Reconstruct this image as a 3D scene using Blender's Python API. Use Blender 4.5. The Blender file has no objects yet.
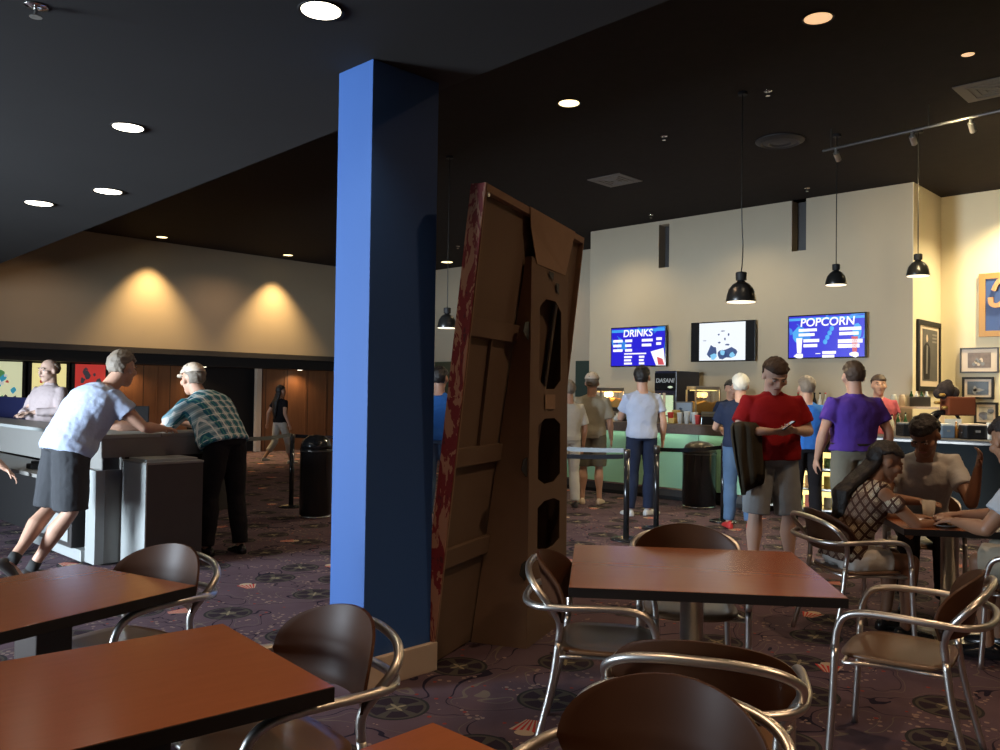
import bpy, bmesh, math, random
from mathutils import Vector, Matrix, Euler
random.seed(7)
PI = math.pi; R = math.radians
S = bpy.context.scene; COL = S.collection
YAW = R(-46.05); CY, SY = math.cos(YAW), math.sin(YAW)
CAMZ = 1.58; F = 838.0
def W(x, d, z=0.0):            # x metres to the right of the viewpoint, d metres ahead -> room coordinates
    return Vector((CY*x - SY*d, SY*x + CY*d, z))
CM = (Matrix.Rotation(YAW, 4, 'Z') @ Matrix.Rotation(R(90+1.16), 4, 'X') @ Matrix.Rotation(R(0.8), 4, 'Z'))
def ray(px, py): return (CM.to_3x3() @ Vector(((px-500)/F, -(py-375)/F, -1))).normalized()
def on_z(px, py, z):
    r = ray(px, py); return r*((z-CAMZ)/r.z) + Vector((0, 0, CAMZ))
def on_a(px, py, a):
    r = ray(px, py); return r*(a/r.x) + Vector((0, 0, CAMZ))
def on_b(px, py, b):
    r = ray(px, py); return r*(b/r.y) + Vector((0, 0, CAMZ))
def head_yaw(t): return R(t-90) + YAW      # heading measured from viewpoint-right, things face +Y
# ---------------------------------------------------------------- materials
class E:
    def __init__(s, nt, v): s.nt = nt; s.v = v
    def _m(s, op, *o, clamp=False):
        n = s.nt.nodes.new('ShaderNodeMath'); n.operation = op; n.use_clamp = clamp
        for i, q in enumerate((s,)+o):
            q = q.v if isinstance(q, E) else q
            if isinstance(q, (int, float)): n.inputs[i].default_value = q
            else: s.nt.links.new(q, n.inputs[i])
        return E(s.nt, n.outputs[0])
    def __add__(s, o): return s._m('ADD', o)
    __radd__ = __add__
    def __sub__(s, o): return s._m('SUBTRACT', o)
    def __mul__(s, o): return s._m('MULTIPLY', o)
    __rmul__ = __mul__
    def __truediv__(s, o): return s._m('DIVIDE', o)
    def lt(s, o): return s._m('LESS_THAN', o)
    def gt(s, o): return s._m('GREATER_THAN', o)
    def f(s, op, *o): return s._m(op, *o)
    def frac(s): return s._m('FRACT')
    def floor(s): return s._m('FLOOR')
    def abs(s): return s._m('ABSOLUTE')
    def pp(s, o=1.0): return s._m('PINGPONG', o)
def coords(nt, kind='Object'):
    t = nt.nodes.new('ShaderNodeTexCoord'); x = nt.nodes.new('ShaderNodeSeparateXYZ')
    nt.links.new(t.outputs[kind], x.inputs[0])
    return t.outputs[kind], E(nt, x.outputs[0]), E(nt, x.outputs[1]), E(nt, x.outputs[2])
def mix(nt, fac, a, b):
    n = nt.nodes.new('ShaderNodeMix'); n.data_type = 'RGBA'
    for i, q in ((0, fac), (6, a), (7, b)):
        q = q.v if isinstance(q, E) else q
        if isinstance(q, (int, float)): n.inputs[i].default_value = q
        elif isinstance(q, tuple): n.inputs[i].default_value = q + (1,) if len(q) == 3 else q
        else: nt.links.new(q, n.inputs[i])
    return n.outputs[2]
def noise(nt, vec, scale, detail=2, rough=.5, dist=0):
    n = nt.nodes.new('ShaderNodeTexNoise'); n.inputs['Scale'].default_value = scale
    n.inputs['Detail'].default_value = detail; n.inputs['Roughness'].default_value = rough; n.inputs['Distortion'].default_value = dist
    nt.links.new(vec, n.inputs['Vector']); return E(nt, n.outputs[0])
def combine(nt, x, y, z=0.0):
    n = nt.nodes.new('ShaderNodeCombineXYZ')
    for i, q in enumerate((x, y, z)):
        if isinstance(q, E): nt.links.new(q.v, n.inputs[i])
        else: n.inputs[i].default_value = q
    return n.outputs[0]
def mat(name, col, rough=.6, metal=0, emit=None, es=1, var=0, vs=8, bump=0, bs=60, coat=0, spec=.5, alpha=1, trans=0, fn=None, sheen=0):
    m = bpy.data.materials.new(name); m.use_nodes = True; nt = m.node_tree
    b = nt.nodes['Principled BSDF']; c = tuple(col)
    b.inputs['Base Color'].default_value = c + (1,); b.inputs['Roughness'].default_value = rough
    b.inputs['Metallic'].default_value = metal; b.inputs['Coat Weight'].default_value = coat
    b.inputs['Coat Roughness'].default_value = .12
    b.inputs['Specular IOR Level'].default_value = spec; b.inputs['Alpha'].default_value = alpha
    b.inputs['Transmission Weight'].default_value = trans; b.inputs['Sheen Weight'].default_value = sheen
    if emit: b.inputs['Emission Color'].default_value = tuple(emit)+(1,); b.inputs['Emission Strength'].default_value = es
    vec = None
    if fn:
        nt.links.new(fn(nt), b.inputs['Base Color'])
    elif var:
        vec, *_ = coords(nt)
        n = noise(nt, vec, vs, 4)
        lo = tuple(max(0, x*(1-var)) for x in c); hi = tuple(min(1, x*(1+var)) for x in c)
        nt.links.new(mix(nt, n, lo, hi), b.inputs['Base Color'])
    if bump:
        if vec is None: vec, *_ = coords(nt)
        n = noise(nt, vec, bs, 3); bn = nt.nodes.new('ShaderNodeBump'); bn.inputs['Strength'].default_value = bump
        bn.inputs['Distance'].default_value = .01
        nt.links.new(n.v, bn.inputs['Height']); nt.links.new(bn.outputs[0], b.inputs['Normal'])
    return m
def carpet(nt):
    vec, x, y, z = coords(nt)
    ca, sa = math.cos(.35), math.sin(.35)
    base = mix(nt, noise(nt, vec, 3.2, 3), (.072, .045, .058), (.145, .098, .118))
    # swirling darker and paler vines
    sw = noise(nt, vec, 2.2, 1, .4, 1.2); l1 = (sw-.5).abs().lt(.008); l2 = (sw-.58).abs().lt(.006)
    c = mix(nt, l1, base, (.02, .015, .03)); c = mix(nt, l2, c, (.16, .13, .11))
    # confetti
    v = nt.nodes.new('ShaderNodeTexVoronoi'); v.inputs['Scale'].default_value = 26; nt.links.new(vec, v.inputs['Vector'])
    d = E(nt, v.outputs['Distance']); cs = nt.nodes.new('ShaderNodeSeparateXYZ'); nt.links.new(v.outputs['Color'], cs.inputs[0])
    clus = noise(nt, vec, 3.4, 1)
    dots = d.lt(.34)*(E(nt, cs.outputs[0]).gt(.35))*clus.gt(.55)
    c = mix(nt, dots, c, (.27, .19, .16))
    few = d.lt(.3)*(E(nt, cs.outputs[1]).gt(.96)); c = mix(nt, few, c, (.28, .05, .04))
    def cell(size, ox, oy, thr):
        u = (x*ca+y*sa+ox)/size; w = (y*ca-x*sa+oy)/size
        # offset every other row
        row = w.floor(); u = u+(row*.5).frac()*1.0
        iu = u.floor()
        wn = nt.nodes.new('ShaderNodeTexWhiteNoise'); wn.noise_dimensions = '2D'
        nt.links.new(combine(nt, iu, row), wn.inputs['Vector'])
        s = nt.nodes.new('ShaderNodeSeparateXYZ'); nt.links.new(wn.outputs['Color'], s.inputs[0])
        r0, r1, r2 = (E(nt, s.outputs[i]) for i in range(3))
        p = (u.frac()-.5+(r0-.5)*.35)*size; q = (w.frac()-.5+(r1-.5)*.35)*size
        an = r2*6.283; cn, sn = an.f('COSINE'), an.f('SINE')
        return p*cn+q*sn, q*cn-p*sn, r0
    # film reels
    p, q, r0 = cell(.62, 0, 0, 0)
    rr = (p*p+q*q).f('SQRT'); th = q.f('ARCTAN2', p)
    disc = rr.lt(.165)
    hole = (th*2.5).f('COSINE').abs().gt(.45)*rr.gt(.055)*rr.lt(.135)
    rc = mix(nt, hole, (.075, .065, .055), (.03, .02, .03))
    rc = mix(nt, rr.gt(.15), rc, (.03, .03, .03))
    star = rr.lt((th*2).f('COSINE').abs()*(-.05)+.06); rc = mix(nt, star, rc, (.26, .22, .14))
    c = mix(nt, disc, c, rc)
    # red and cream striped popcorn boxes
    p, q, r0 = cell(1.05, .37, .21, 0)
    halfw = .055+q*.35; box = p.abs().f('SUBTRACT', halfw).lt(0)*q.abs().lt(.07)
    st = ((p/halfw)*2.5+.5).frac().lt(.5)
    bc = mix(nt, st, (.5, .36, .27), (.50, .05, .04)); c = mix(nt, box, c, bc)
    pq = q-.09; pop = ((p*p*.45+pq*pq).f('SQRT')).lt(.032); c = mix(nt, pop, c, (.5, .38, .26))
    return c
def plaid(nt):
    vec, x, y, z = coords(nt)
    w = ((x+y*.3)*13).frac(); h = ((z+y*.5)*13).frac()
    c = mix(nt, w.lt(.42), (.42, .55, .55), (.03, .16, .22))
    c = mix(nt, h.lt(.42)*.55, c, (.01, .09, .16))
    c = mix(nt, (w-.7).abs().lt(.05), c, (.85, .85, .8)); c = mix(nt, (h-.7).abs().lt(.05), c, (.8, .82, .78))
    return mix(nt, (w-.2).abs().lt(.04), c, (.10, .30, .26))
def diamonds(nt):
    vec, x, y, z = coords(nt)
    p = ((x+y+z)*11).frac()-.5; q = ((x+y-z)*11).frac()-.5
    m = p.abs().f('MAXIMUM', q.abs())
    k = noise(nt, vec, 6, 1)
    c = mix(nt, m.lt(.36), (.07, .035, .025), mix(nt, k.gt(.5), (.45, .38, .27), (.22, .16, .12)))
    return mix(nt, (m-.23).abs().lt(.02), c, (.09, .05, .03))
def splatter(nt):
    vec, x, y, z = coords(nt)
    n = nt.nodes.new('ShaderNodeMapping'); nt.links.new(vec, n.inputs[0]); n.inputs['Scale'].default_value = (5, 5, 1.6)
    a = noise(nt, n.outputs[0], 2.2, 4, .65, .6)
    c = mix(nt, a.gt(.49), (.42, .20, .12), (.20, .012, .012))
    return mix(nt, a.gt(.60), c, (.10, .01, .01))
def woodpanel(nt):
    vec, x, y, z = coords(nt)
    n = nt.nodes.new('ShaderNodeMapping'); nt.links.new(vec, n.inputs[0]); n.inputs['Scale'].default_value = (6, 6, .7)
    a = noise(nt, n.outputs[0], 2, 5, .6)
    c = mix(nt, a, (.13, .05, .02), (.26, .11, .045))
    return mix(nt, (x/.62).frac().lt(.03), c, (.03, .012, .006))
def tablewood(nt):
    vec, x, y, z = coords(nt)
    n = nt.nodes.new('ShaderNodeMapping'); nt.links.new(vec, n.inputs[0]); n.inputs['Scale'].default_value = (2, 14, 2)
    a = noise(nt, n.outputs[0], 3, 5, .6)
    return mix(nt, a, (.285, .095, .038), (.335, .115, .047))
def cardboard(nt):
    vec, x, y, z = coords(nt)
    a = noise(nt, vec, 2.5, 4)
    return mix(nt, a, (.13, .088, .06), (.17, .115, .08))
def screen_blue(nt):
    vec, x, y, z = coords(nt)
    a = noise(nt, vec, 2.3, 3, .6, 1)
    return mix(nt, (a.gt(.56))*(z.gt(-.05)), (.02, .01, .75), (.03, .30, .9))
M = dict(
 carpet=mat('patterned_carpet', (.1, .05, .1), .95, fn=carpet, bump=.5, bs=300, spec=.1),
 ceil=mat('dark_ceiling', (.022, .017, .015), .9, var=.2, spec=.15),
 soffit=mat('grey_soffit', (.036, .034, .033), .85, var=.15, vs=1, spec=.2),
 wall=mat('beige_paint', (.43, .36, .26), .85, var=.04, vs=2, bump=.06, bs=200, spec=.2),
 walll=mat('dimmed_beige_paint', (.35, .275, .185), .85, var=.05, vs=2, spec=.2),  # beige paint darkened to carry the left wall's weaker light
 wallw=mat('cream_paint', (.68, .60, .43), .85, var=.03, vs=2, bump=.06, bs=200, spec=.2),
 blue=mat('blue_paint', (.036, .105, .32), .55, bump=.05, bs=250, spec=.3),
 trim=mat('cream_trim', (.62, .50, .38), .5),
 wood=mat('wood_panelling', (.2, .08, .03), .45, fn=woodpanel, bump=.1),
 black=mat('black_paint', (.012, .011, .011), .6, spec=.3),
 blackg=mat('gloss_black', (.012, .012, .013), .18),
 dark=mat('charcoal_laminate', (.035, .03, .028), .5, var=.2),
 navy=mat('navy_panel', (.01, .012, .05), .5),
 greyc=mat('grey_laminate', (.20, .19, .175), .45, var=.05),
 white=mat('white_laminate', (.30, .31, .30), .4),
 metal=mat('brushed_aluminium', (.68, .655, .61), .36, 1, bump=.03, bs=300),
 chrome=mat('chrome', (.7, .68, .65), .15, 1),
 darkmetal=mat('dark_metal', (.12, .11, .10), .35, .8),
 shell=mat('brown_backrest_laminate', (.055, .022, .010), .42, spec=.14, var=.2, vs=5),
 seat=mat('brown_seat_laminate', (.13, .07, .036), .32, var=.2, vs=5),
 table=mat('red_brown_table_laminate', (.24, .08, .03), .2, fn=tablewood, spec=.5),
 tedge=mat('black_table_edge', (.010, .008, .007), .4),
 post=mat('brown_table_post', (.05, .035, .028), .4, .4),
 card=mat('cardboard', (.22, .13, .07), .85, fn=cardboard, spec=.15),
 cardl=mat('pale_cardboard', (.27, .175, .115), .85, var=.12, spec=.15),
 splat=mat('red_printed_cardboard', (.3, .05, .03), .6, fn=splatter),
 green=mat('pale_green_panel', (.30, .55, .36), .3, var=.08, vs=1),
 ctop=mat('brown_stone_counter', (.13, .095, .08), .35, var=.3, vs=30),
 glass=mat('clear_glass', (.9, .95, .92), .05, trans=1, alpha=.35),
 lampw=mat('lamp_glow', (1, 1, 1), .5, emit=(1, .90, .70), es=6),
 lampy=mat('warm_lamp_glow', (1, 1, 1), .5, emit=(1, .80, .40), es=3.0),
 lampd=mat('dim_lamp_glow', (1, .9, .7), .5, emit=(1, .6, .3), es=.9),
 pend=mat('pendant_dark_shade', (.035, .033, .030), .3, .6),
 pendin=mat('pendant_white_inside', (.8, .75, .65), .5, emit=(1, .85, .6), es=1.6),
 tvblue=None, white_emit=mat('screen_white', (.02, .02, .02), .4, emit=(.9, .95, 1), es=1.0),
 text_emit=mat('screen_lettering', (.02, .02, .02), .4, emit=(1, .97, 1), es=1.1),
 blue_emit=mat('screen_ink', (.02, .02, .05), .4, emit=(.06, .13, .35), es=.5),
 lblue_emit=mat('screen_pale_blue', (.02, .02, .05), .4, emit=(.25, .65, .95), es=.9),
 cyan_emit=mat('screen_cyan', (.02, .02, .05), .4, emit=(.04, .42, .95), es=.9),
 red_emit=mat('screen_red', (.02, .02, .05), .4, emit=(.8, .08, .08), es=.8),
 yel_emit=mat('lit_shelf_glow', (.6, .5, .2), .5, emit=(1, .75, .25), es=1.6),
 org_emit=mat('warmer_glow', (.8, .4, .1), .5, emit=(1, .50, .12), es=2.2),
 grn_emit=mat('cooler_glow', (.6, .7, .5), .5, emit=(.6, .75, .45), es=.55),
 skin=mat('skin', (.50, .28, .19), .55, bump=.05), skinp=mat('pale_skin', (.62, .40, .30), .5),
 skinb=mat('brown_skin', (.27, .135, .075), .5), eye=mat('eye_white', (.6, .58, .55), .3), pupil=mat('pupil', (.02, .015, .01), .2),
 lips=mat('lips', (.38, .15, .12), .5),
 hblack=mat('black_hair', (.012, .009, .008), .5, bump=.6, bs=90), hbrown=mat('brown_hair', (.055, .03, .016), .55, bump=.6, bs=90),
 hgrey=mat('grey_brown_hair', (.20, .16, .12), .6, bump=.6, bs=90), hwhite=mat('white_hair', (.55, .54, .48), .6, bump=.6, bs=90),
)
def cloth(name, c, **k): return mat(name, c, .9, bump=.35, bs=35, spec=.15, var=.1, **k)
mb = mat('screen_blue', (.01, .01, .1), .3); M['tvblue'] = mb
_nt = mb.node_tree; _b = _nt.nodes['Principled BSDF']; _nt.links.new(screen_blue(_nt), _b.inputs['Emission Color']); _b.inputs['Emission Strength'].default_value = .8
# ---------------------------------------------------------------- mesh helpers
def link(name, bm, m, parent=None, smooth=False, loc=None, rz=None):
    bmesh.ops.recalc_face_normals(bm, faces=bm.faces)
    me = bpy.data.meshes.new(name); bm.to_mesh(me); bm.free()
    for p in me.polygons: p.use_smooth = smooth
    for k in (m if isinstance(m, (list, tuple)) else [m]): me.materials.append(M[k] if isinstance(k, str) else k)
    o = bpy.data.objects.new(name, me); COL.objects.link(o)
    if parent: o.parent = parent
    if loc is not None: o.location = loc
    if rz is not None: o.rotation_euler = (0, 0, rz)
    return o
def tag(o, label, cat, group=None, kind=None):
    if label: o['label'] = label
    if cat: o['category'] = cat
    if group: o['group'] = group
    if kind: o['kind'] = kind
    return o
def struct(name, bm, m, **k):
    o = link(name, bm, m, **k); o['kind'] = 'structure'; return o
def thing(name, label, cat, loc=(0, 0, 0), rz=0, group=None):
    o = bpy.data.objects.new(name, None); COL.objects.link(o); o.empty_display_size = .1
    o.location = loc; o.rotation_euler = (0, 0, rz); return tag(o, label, cat, group)
def dup(root, loc, rz, label=None, group=None):
    def cp(o, p):
        c = o.copy(); COL.objects.link(c); c.parent = p
        for ch in o.children: cp(ch, c)
        return c
    kids = list(root.children); c = root.copy(); COL.objects.link(c)
    for k in kids: cp(k, c)
    c.location = loc; c.rotation_euler = (0, 0, rz)
    if label: c['label'] = label
    if group: c['group'] = group
    return c
def box(bm, x0, x1, y0, y1, z0, z1, bev=0, mi=0):
    g = bmesh.ops.create_cube(bm, size=1)
    vs = g['verts']
    bmesh.ops.transform(bm, verts=vs, matrix=Matrix.Translation(((x0+x1)/2, (y0+y1)/2, (z0+z1)/2)) @ Matrix.Diagonal((abs(x1-x0), abs(y1-y0), abs(z1-z0), 1)))
    fs = set(f for v in vs for f in v.link_faces)
    for f in fs: f.material_index = mi
    if bev:
        es = set(e for v in vs for e in v.link_edges)
        r = bmesh.ops.bevel(bm, geom=list(es), offset=bev, segments=2, affect='EDGES', profile=.6)
        for f in r['faces']: f.material_index = mi
    return bm
def B(*a, **k): return box(bmesh.new(), *a, **k)
def rings(bm, rs, cap=True, closed=False):
    vr = [[bm.verts.new(p) for p in r] for r in rs]; n = len(vr[0])
    for a, b in zip(vr, vr[1:]):
        for i in range(n): bm.faces.new((a[i], a[(i+1) % n], b[(i+1) % n], b[i]))
    if cap: bm.faces.new(vr[0][::-1]); bm.faces.new(vr[-1])
    return bm
def lathe(bm, prof, c=(0, 0, 0), n=24, cap=True):
    c = Vector(c)
    return rings(bm, [[c+Vector((r*math.cos(2*PI*i/n), r*math.sin(2*PI*i/n), z)) for i in range(n)] for r, z in prof], cap)
def cyl(bm, c, r, z0, z1, n=20): return lathe(bm, [(r, z0), (r, z1)], c, n)
def catmull(pts, k=6):
    P = [Vector(p) for p in pts]; P = [2*P[0]-P[1]]+P+[2*P[-1]-P[-2]]; out = []
    for i in range(1, len(P)-2):
        for j in range(k):
            t = j/k; a, b, c, d = P[i-1:i+3]
            out.append(.5*((2*b)+(c-a)*t+(2*a-5*b+4*c-d)*t*t+(3*b-a-3*c+d)*t**3))
    return out+[P[-2]]
def tube(bm, pts, r, n=10, k=6):
    P = catmull(pts, k) if k > 1 else [Vector(p) for p in pts]; rs = []
    t0 = (P[1]-P[0]).normalized(); u = t0.orthogonal().normalized()
    for i, p in enumerate(P):
        t = (P[min(i+1, len(P)-1)]-P[max(i-1, 0)]).normalized()
        u = (u-t*u.dot(t)).normalized(); v = t.cross(u)
        rad = r if isinstance(r, (int, float)) else r[0]+(r[1]-r[0])*i/(len(P)-1)
        rs.append([p+rad*(math.cos(2*PI*j/n)*u+math.sin(2*PI*j/n)*v) for j in range(n)])
    return rings(bm, rs)
def prism(bm, pts, d):                      # planar polygon extruded by vector d
    d = Vector(d); a = [bm.verts.new(p) for p in pts]; b = [bm.verts.new(Vector(p)+d) for p in pts]; n = len(a)
    bm.faces.new(a[::-1]); bm.faces.new(b)
    for i in range(n): bm.faces.new((a[i], a[(i+1) % n], b[(i+1) % n], b[i]))
    return bm
def ell(bm, c, r, rot=None, seg=16):
    g = bmesh.ops.create_uvsphere(bm, u_segments=seg, v_segments=max(6, seg*5//8), radius=1)
    m = Matrix.Translation(c) @ (rot.to_4x4() if rot else Matrix.Identity(4)) @ Matrix.Diagonal((r[0], r[1], r[2], 1))
    bmesh.ops.transform(bm, verts=g['verts'], matrix=m); return g['verts']
def text_mesh(name, s, size, m, parent, loc, rot, ext=.002, align='CENTER', shear=0):
    cu = bpy.data.curves.new(name, 'FONT'); cu.body = s; cu.size = size; cu.extrude = ext; cu.align_x = align; cu.align_y = 'CENTER'; cu.shear = shear; cu.offset = size*.015
    to = bpy.data.objects.new('t', cu); COL.objects.link(to); bpy.context.view_layer.update()
    me = bpy.data.meshes.new_from_object(to.evaluated_get(bpy.context.evaluated_depsgraph_get()))
    bpy.data.objects.remove(to); me.materials.clear(); me.materials.append(M[m] if isinstance(m, str) else m)
    o = bpy.data.objects.new(name, me); COL.objects.link(o); o.parent = parent; o.location = loc; o.rotation_euler = rot
    return o
# ================================================================ THE ROOM
HZ, SZ = 4.82, 3.35
A0, A1, B0, B1 = -5.0, 14.9, -7.0, 18.4
TVA, RTA, CB = 13.3, 14.62, 4.26           # screen wall, right wall, the corner between
TVB = on_a(590, 300, TVA).y
struct('floor', B(A0-.2, A1+.2, B0-.2, B1+1.3, -.1, 0), 'carpet')
struct('ceiling', B(A0-.2, A1+.2, B0-.2, B1+1.4, HZ, HZ+.1), 'ceil')
bm = bmesh.new(); ea = lambda b: 3.29+(b-4.28)*.043
prism(bm, [(A0, B0, SZ), (ea(B0), B0, SZ), (ea(B1), B1, SZ), (A0, B1, SZ)], (0, 0, HZ-SZ-.002)); struct('ceiling_soffit', bm, 'soffit')
# left wall: beige upper part above a recess of doors and panelling
LZ = 2.42
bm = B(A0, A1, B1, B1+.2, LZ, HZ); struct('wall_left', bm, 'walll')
struct('trim_1', B(A0, A1, B1-.04, B1+.25, LZ-.10, LZ+.02), 'dark')
struct('wall_left_recess', B(A0, A1, B1+.9, B1+1.05, 0, HZ), 'black')
struct('wall_left_lintel', B(A0, A1, B1+.06, B1+.9, LZ-.34, LZ-.10), 'black')
def panels(name, px0, px1):
    a0 = on_b(px0, 380, B1+.6).x; a1 = on_b(px1, 380, B1+.6).x
    bm = B(a0, a1, B1+.6, B1+.66, 0, LZ-.34); n = max(1, round((a1-a0)/.62))
    for i in range(n+1):
        x = a0+(a1-a0)*i/n; box(bm, x-.012, x+.012, B1+.585, B1+.6, 0, LZ-.34)
    return struct(name, bm, 'wood')
panels('wall_left_panelling', 92, 187); panels('door_1', 263, 345); panels('door_2', 345, 400)
a0 = on_b(258, 380, B1+.6).x; struct('trim_2', B(a0-.05, a0+.08, B1+.55, B1+.68, 0, LZ-.34), 'trim')
# far wall, screen wall, return and right wall
struct('wall_far', B(A1, A1+.2, TVB-.2, B1+1.2, 0, HZ), 'wall')
bm = bmesh.new()
w = TVA
slots = []
for (l, r, t, b_) in ((659, 669, 225, 267), (792, 806, 200, 250)):
    p = on_a(l, t, w); q = on_a(r, b_, w); slots.append((q.y, p.y, q.z, p.z))
ys = sorted(slots)
y = CB
for (y0, y1, z0, z1) in ys:
    box(bm, w, w+.25, y, y0, 0, HZ); box(bm, w, w+.25, y0, y1, 0, z0); box(bm, w, w+.25, y0, y1, z1, HZ); y = y1
box(bm, w, w+.25, y, TVB, 0, HZ); struct('wall_screen', bm, 'wall')
bm = bmesh.new()
for (y0, y1, z0, z1) in ys: box(bm, w+.22, w+.3, y0-.02, y1+.02, z0-.02, z1+.02)
struct('trim_3', bm, 'dark')
struct('wall_screen_end', B(w+.25, A1, TVB-.2, TVB, 0, HZ), 'wall')
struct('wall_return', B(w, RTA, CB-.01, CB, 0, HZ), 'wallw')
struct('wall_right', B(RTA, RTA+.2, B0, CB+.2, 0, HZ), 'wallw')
struct('wall_near', B(A0, RTA+.2, B0-.2, B0, 0, HZ), 'wall')
# window wall on the street side
bm = B(A0-.2, A0, B0, B1+1.05, 0, .25); box(bm, A0-.2, A0, B0, B1+1.05, 2.9, HZ)
box(bm, A0-.2, A0, B0, 2.2, .25, 2.9); box(bm, A0-.2, A0, 12.5, B1+1.05, .25, 2.9); struct('wall_street', bm, 'wall')
for i in range(4):
    y0 = 2.2+i*2.575; y1 = y0+2.575
    bm = bmesh.new()
    for a, b_, c, d in ((y0, y0+.06, .25, 2.9), (y1-.06, y1, .25, 2.9), (y0, y1, .25, .31), (y0, y1, 2.84, 2.9)): box(bm, A0-.14, A0-.04, a, b_, c, d)
    struct('window_%d' % (i+1), bm, 'darkmetal')
# far opening in the far wall (dark doorway beyond the counter)
p = on_a(577, 361, A1); q = on_a(593, 400, A1)
struct('door_3', B(A1-.05, A1, q.y, p.y, 0, p.z), mat('dark_green_door', (.02, .04, .03), .5))
p = on_a(436, 362, A1); q = on_a(475, 362, A1)
struct('door_4', B(A1-.05, A1, q.y, p.y, 0, p.z), mat('dark_olive_door', (.05, .055, .03), .5))
# ---------------------------------------------------------------- blue column
t = thing('blue_column', 'square blue painted column rising from the carpet to the low ceiling, cream baseboard round it', 'column', (2.71, 3.585, 0))
link('shaft', B(0, .47, 0, .31, 0, SZ, bev=.004), 'blue', t)
link('baseboard', B(-.03, .50, -.03, .34, 0, .16, bev=.006), 'trim', t)
# ================================================================ CEILING FITTINGS
def spot(loc, power, col, size=120, blend=.8, rad=.05, tgt=None):
    l = bpy.data.lights.new('downlight', 'SPOT'); l.energy = power; l.color = col; l.spot_size = R(size); l.spot_blend = blend; l.shadow_soft_size = rad  # lamp data shared by ceiling fittings and the added fill spots
    o = bpy.data.objects.new('downlight_and_fill_lamp', l); COL.objects.link(o); o.location = loc
    if tgt is not None: o.rotation_euler = (Vector(tgt)-Vector(loc)).to_track_quat('-Z', 'Y').to_euler()
    return o
def downlight(px, py, z, r, m, label, power, col, group):
    p = on_z(px, py, z); t = thing('ceiling_downlight', label, 'ceiling light', p, 0, group)
    bm = bmesh.new(); lathe(bm, [(r*1.0, -.003), (r*1.16, -.010), (r*1.18, -.001), (r*1.0, -.001)], n=28, cap=False); link('trim_ring', bm, 'black', t, True)
    bm = bmesh.new(); lathe(bm, [(r, -.002), (r*.99, -.006)], n=28); link('lens', bm, m, t)
    if power: spot((p.x, p.y, z-.03), power, col)
WC = (1, .82, .58)
g = 'round downlights in the low ceiling'
downlight(321, 10, SZ, .092, 'lampw', 'large round downlight in the low ceiling at the top, nearest the blue column', 22, WC, g)
downlight(128, 127, SZ, .098, 'lampw', 'round downlight alone in the middle of the low ceiling, left of the blue column', 22, WC, g)
downlight(108, 191, SZ, .115, 'lampw', 'round downlight in the low ceiling, right one of the far pair above the ticket counter', 22, WC, g)
downlight(39, 203, SZ, .12, 'lampw', 'round downlight in the low ceiling, left one of the far pair near the picture edge', 22, WC, g)
g = 'round downlights in the high dark ceiling'
downlight(569, 103, HZ, .115, 'lampy', 'small yellow downlight in the high ceiling straight above the cardboard display', 55, WC, g)
downlight(818, 18, HZ, .115, 'lampd', 'amber downlight with dim reflector in the high ceiling above the menu screens', 45, WC, g)
downlight(968, 54, HZ, .055, 'lampd', 'tiny eyeball downlight in the high ceiling at the top right', 0, WC, g)
for (px, py, lb) in ((162, 237, 'small downlight by the beige wall above the left pool of light'), (288, 255, 'small downlight by the beige wall above the right pool of light')):
    p = on_z(px, py, HZ); downlight(px, py, HZ, .11, 'lampy', lb, 0, WC, g)
    spot((p.x, B1-.5, HZ-.05), 800, (1, .70, .33), 84, .85, .05)
downlight(447, 262, HZ, .14, 'lampy', 'small downlight seen between the blue column and the cardboard display', 0, WC, g)
def vent(px, py, s, label, m='soffit'):
    p = on_z(px, py, HZ); t = thing('ceiling_vent', label, 'vent', p)
    bm = bmesh.new(); box(bm, -s, s, -s, s, -.012, -.001, .004); link('frame', bm, m, t)
    bm = bmesh.new()
    for k in range(1, 4):
        q = s*(.9-k*.22)
        for a in ((-q, q, -q, -q+.02), (-q, q, q-.02, q), (-q, -q+.02, -q+.02, q-.02), (q-.02, q, -q+.02, q-.02)): box(bm, *a, -.02, -.012)
    link('louvre', bm, m, t)
M['ventm'] = mat('vent_grey', (.16, .14, .12), .7)
vent(615, 180, .30, 'square grey air vent in the high ceiling right of the cardboard display', 'ventm')
vent(992, 88, .30, 'square pale air vent in the high ceiling at the right edge', 'ventm')
p = on_z(780, 140, HZ); bm = bmesh.new(); lathe(bm, [(.30, -.002), (.30, -.02), (.24, -.05), (.22, -.03), (.14, -.05), (.12, -.03), (.02, -.04)], n=28)
tag(link('round_air_diffuser', bm, mat('dark_vent', (.03, .026, .024), .6), smooth=False, loc=p), 'round dark air diffuser in the high ceiling above the long pendant', 'vent')
def sprinkler(px, py, z, label, r=.035):
    p = on_z(px, py, z); t = thing('ceiling_sprinkler', label, 'sprinkler', p, 0, 'ceiling sprinkler heads')
    bm = bmesh.new(); lathe(bm, [(r*1.5, -.001), (r*1.5, -.006), (r*.6, -.012)]); link('rosette', bm, 'chrome', t, True)
    bm = bmesh.new(); lathe(bm, [(r*.25, -.012), (r*.2, -.04), (r*.3, -.045), (r*.8, -.05), (r*.8, -.053)]); link('deflector', bm, 'chrome', t)
sprinkler(36, 6, SZ, 'chrome sprinkler head in the low ceiling at the top left corner')
for px, py, lb in ((768, 91, 'small sprinkler head in the high ceiling between the dim downlight and the round diffuser'), (664, 136, 'small sprinkler head in the high ceiling above the square vent'),
                   (651, 215, 'small sprinkler head in the high ceiling above the left wall slot'), (807, 188, 'small sprinkler head in the high ceiling above the right wall slot'), (458, 246, 'small sprinkler head in the high ceiling just left of the cardboard display')):
    sprinkler(px, py, HZ, lb, .03)
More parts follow.
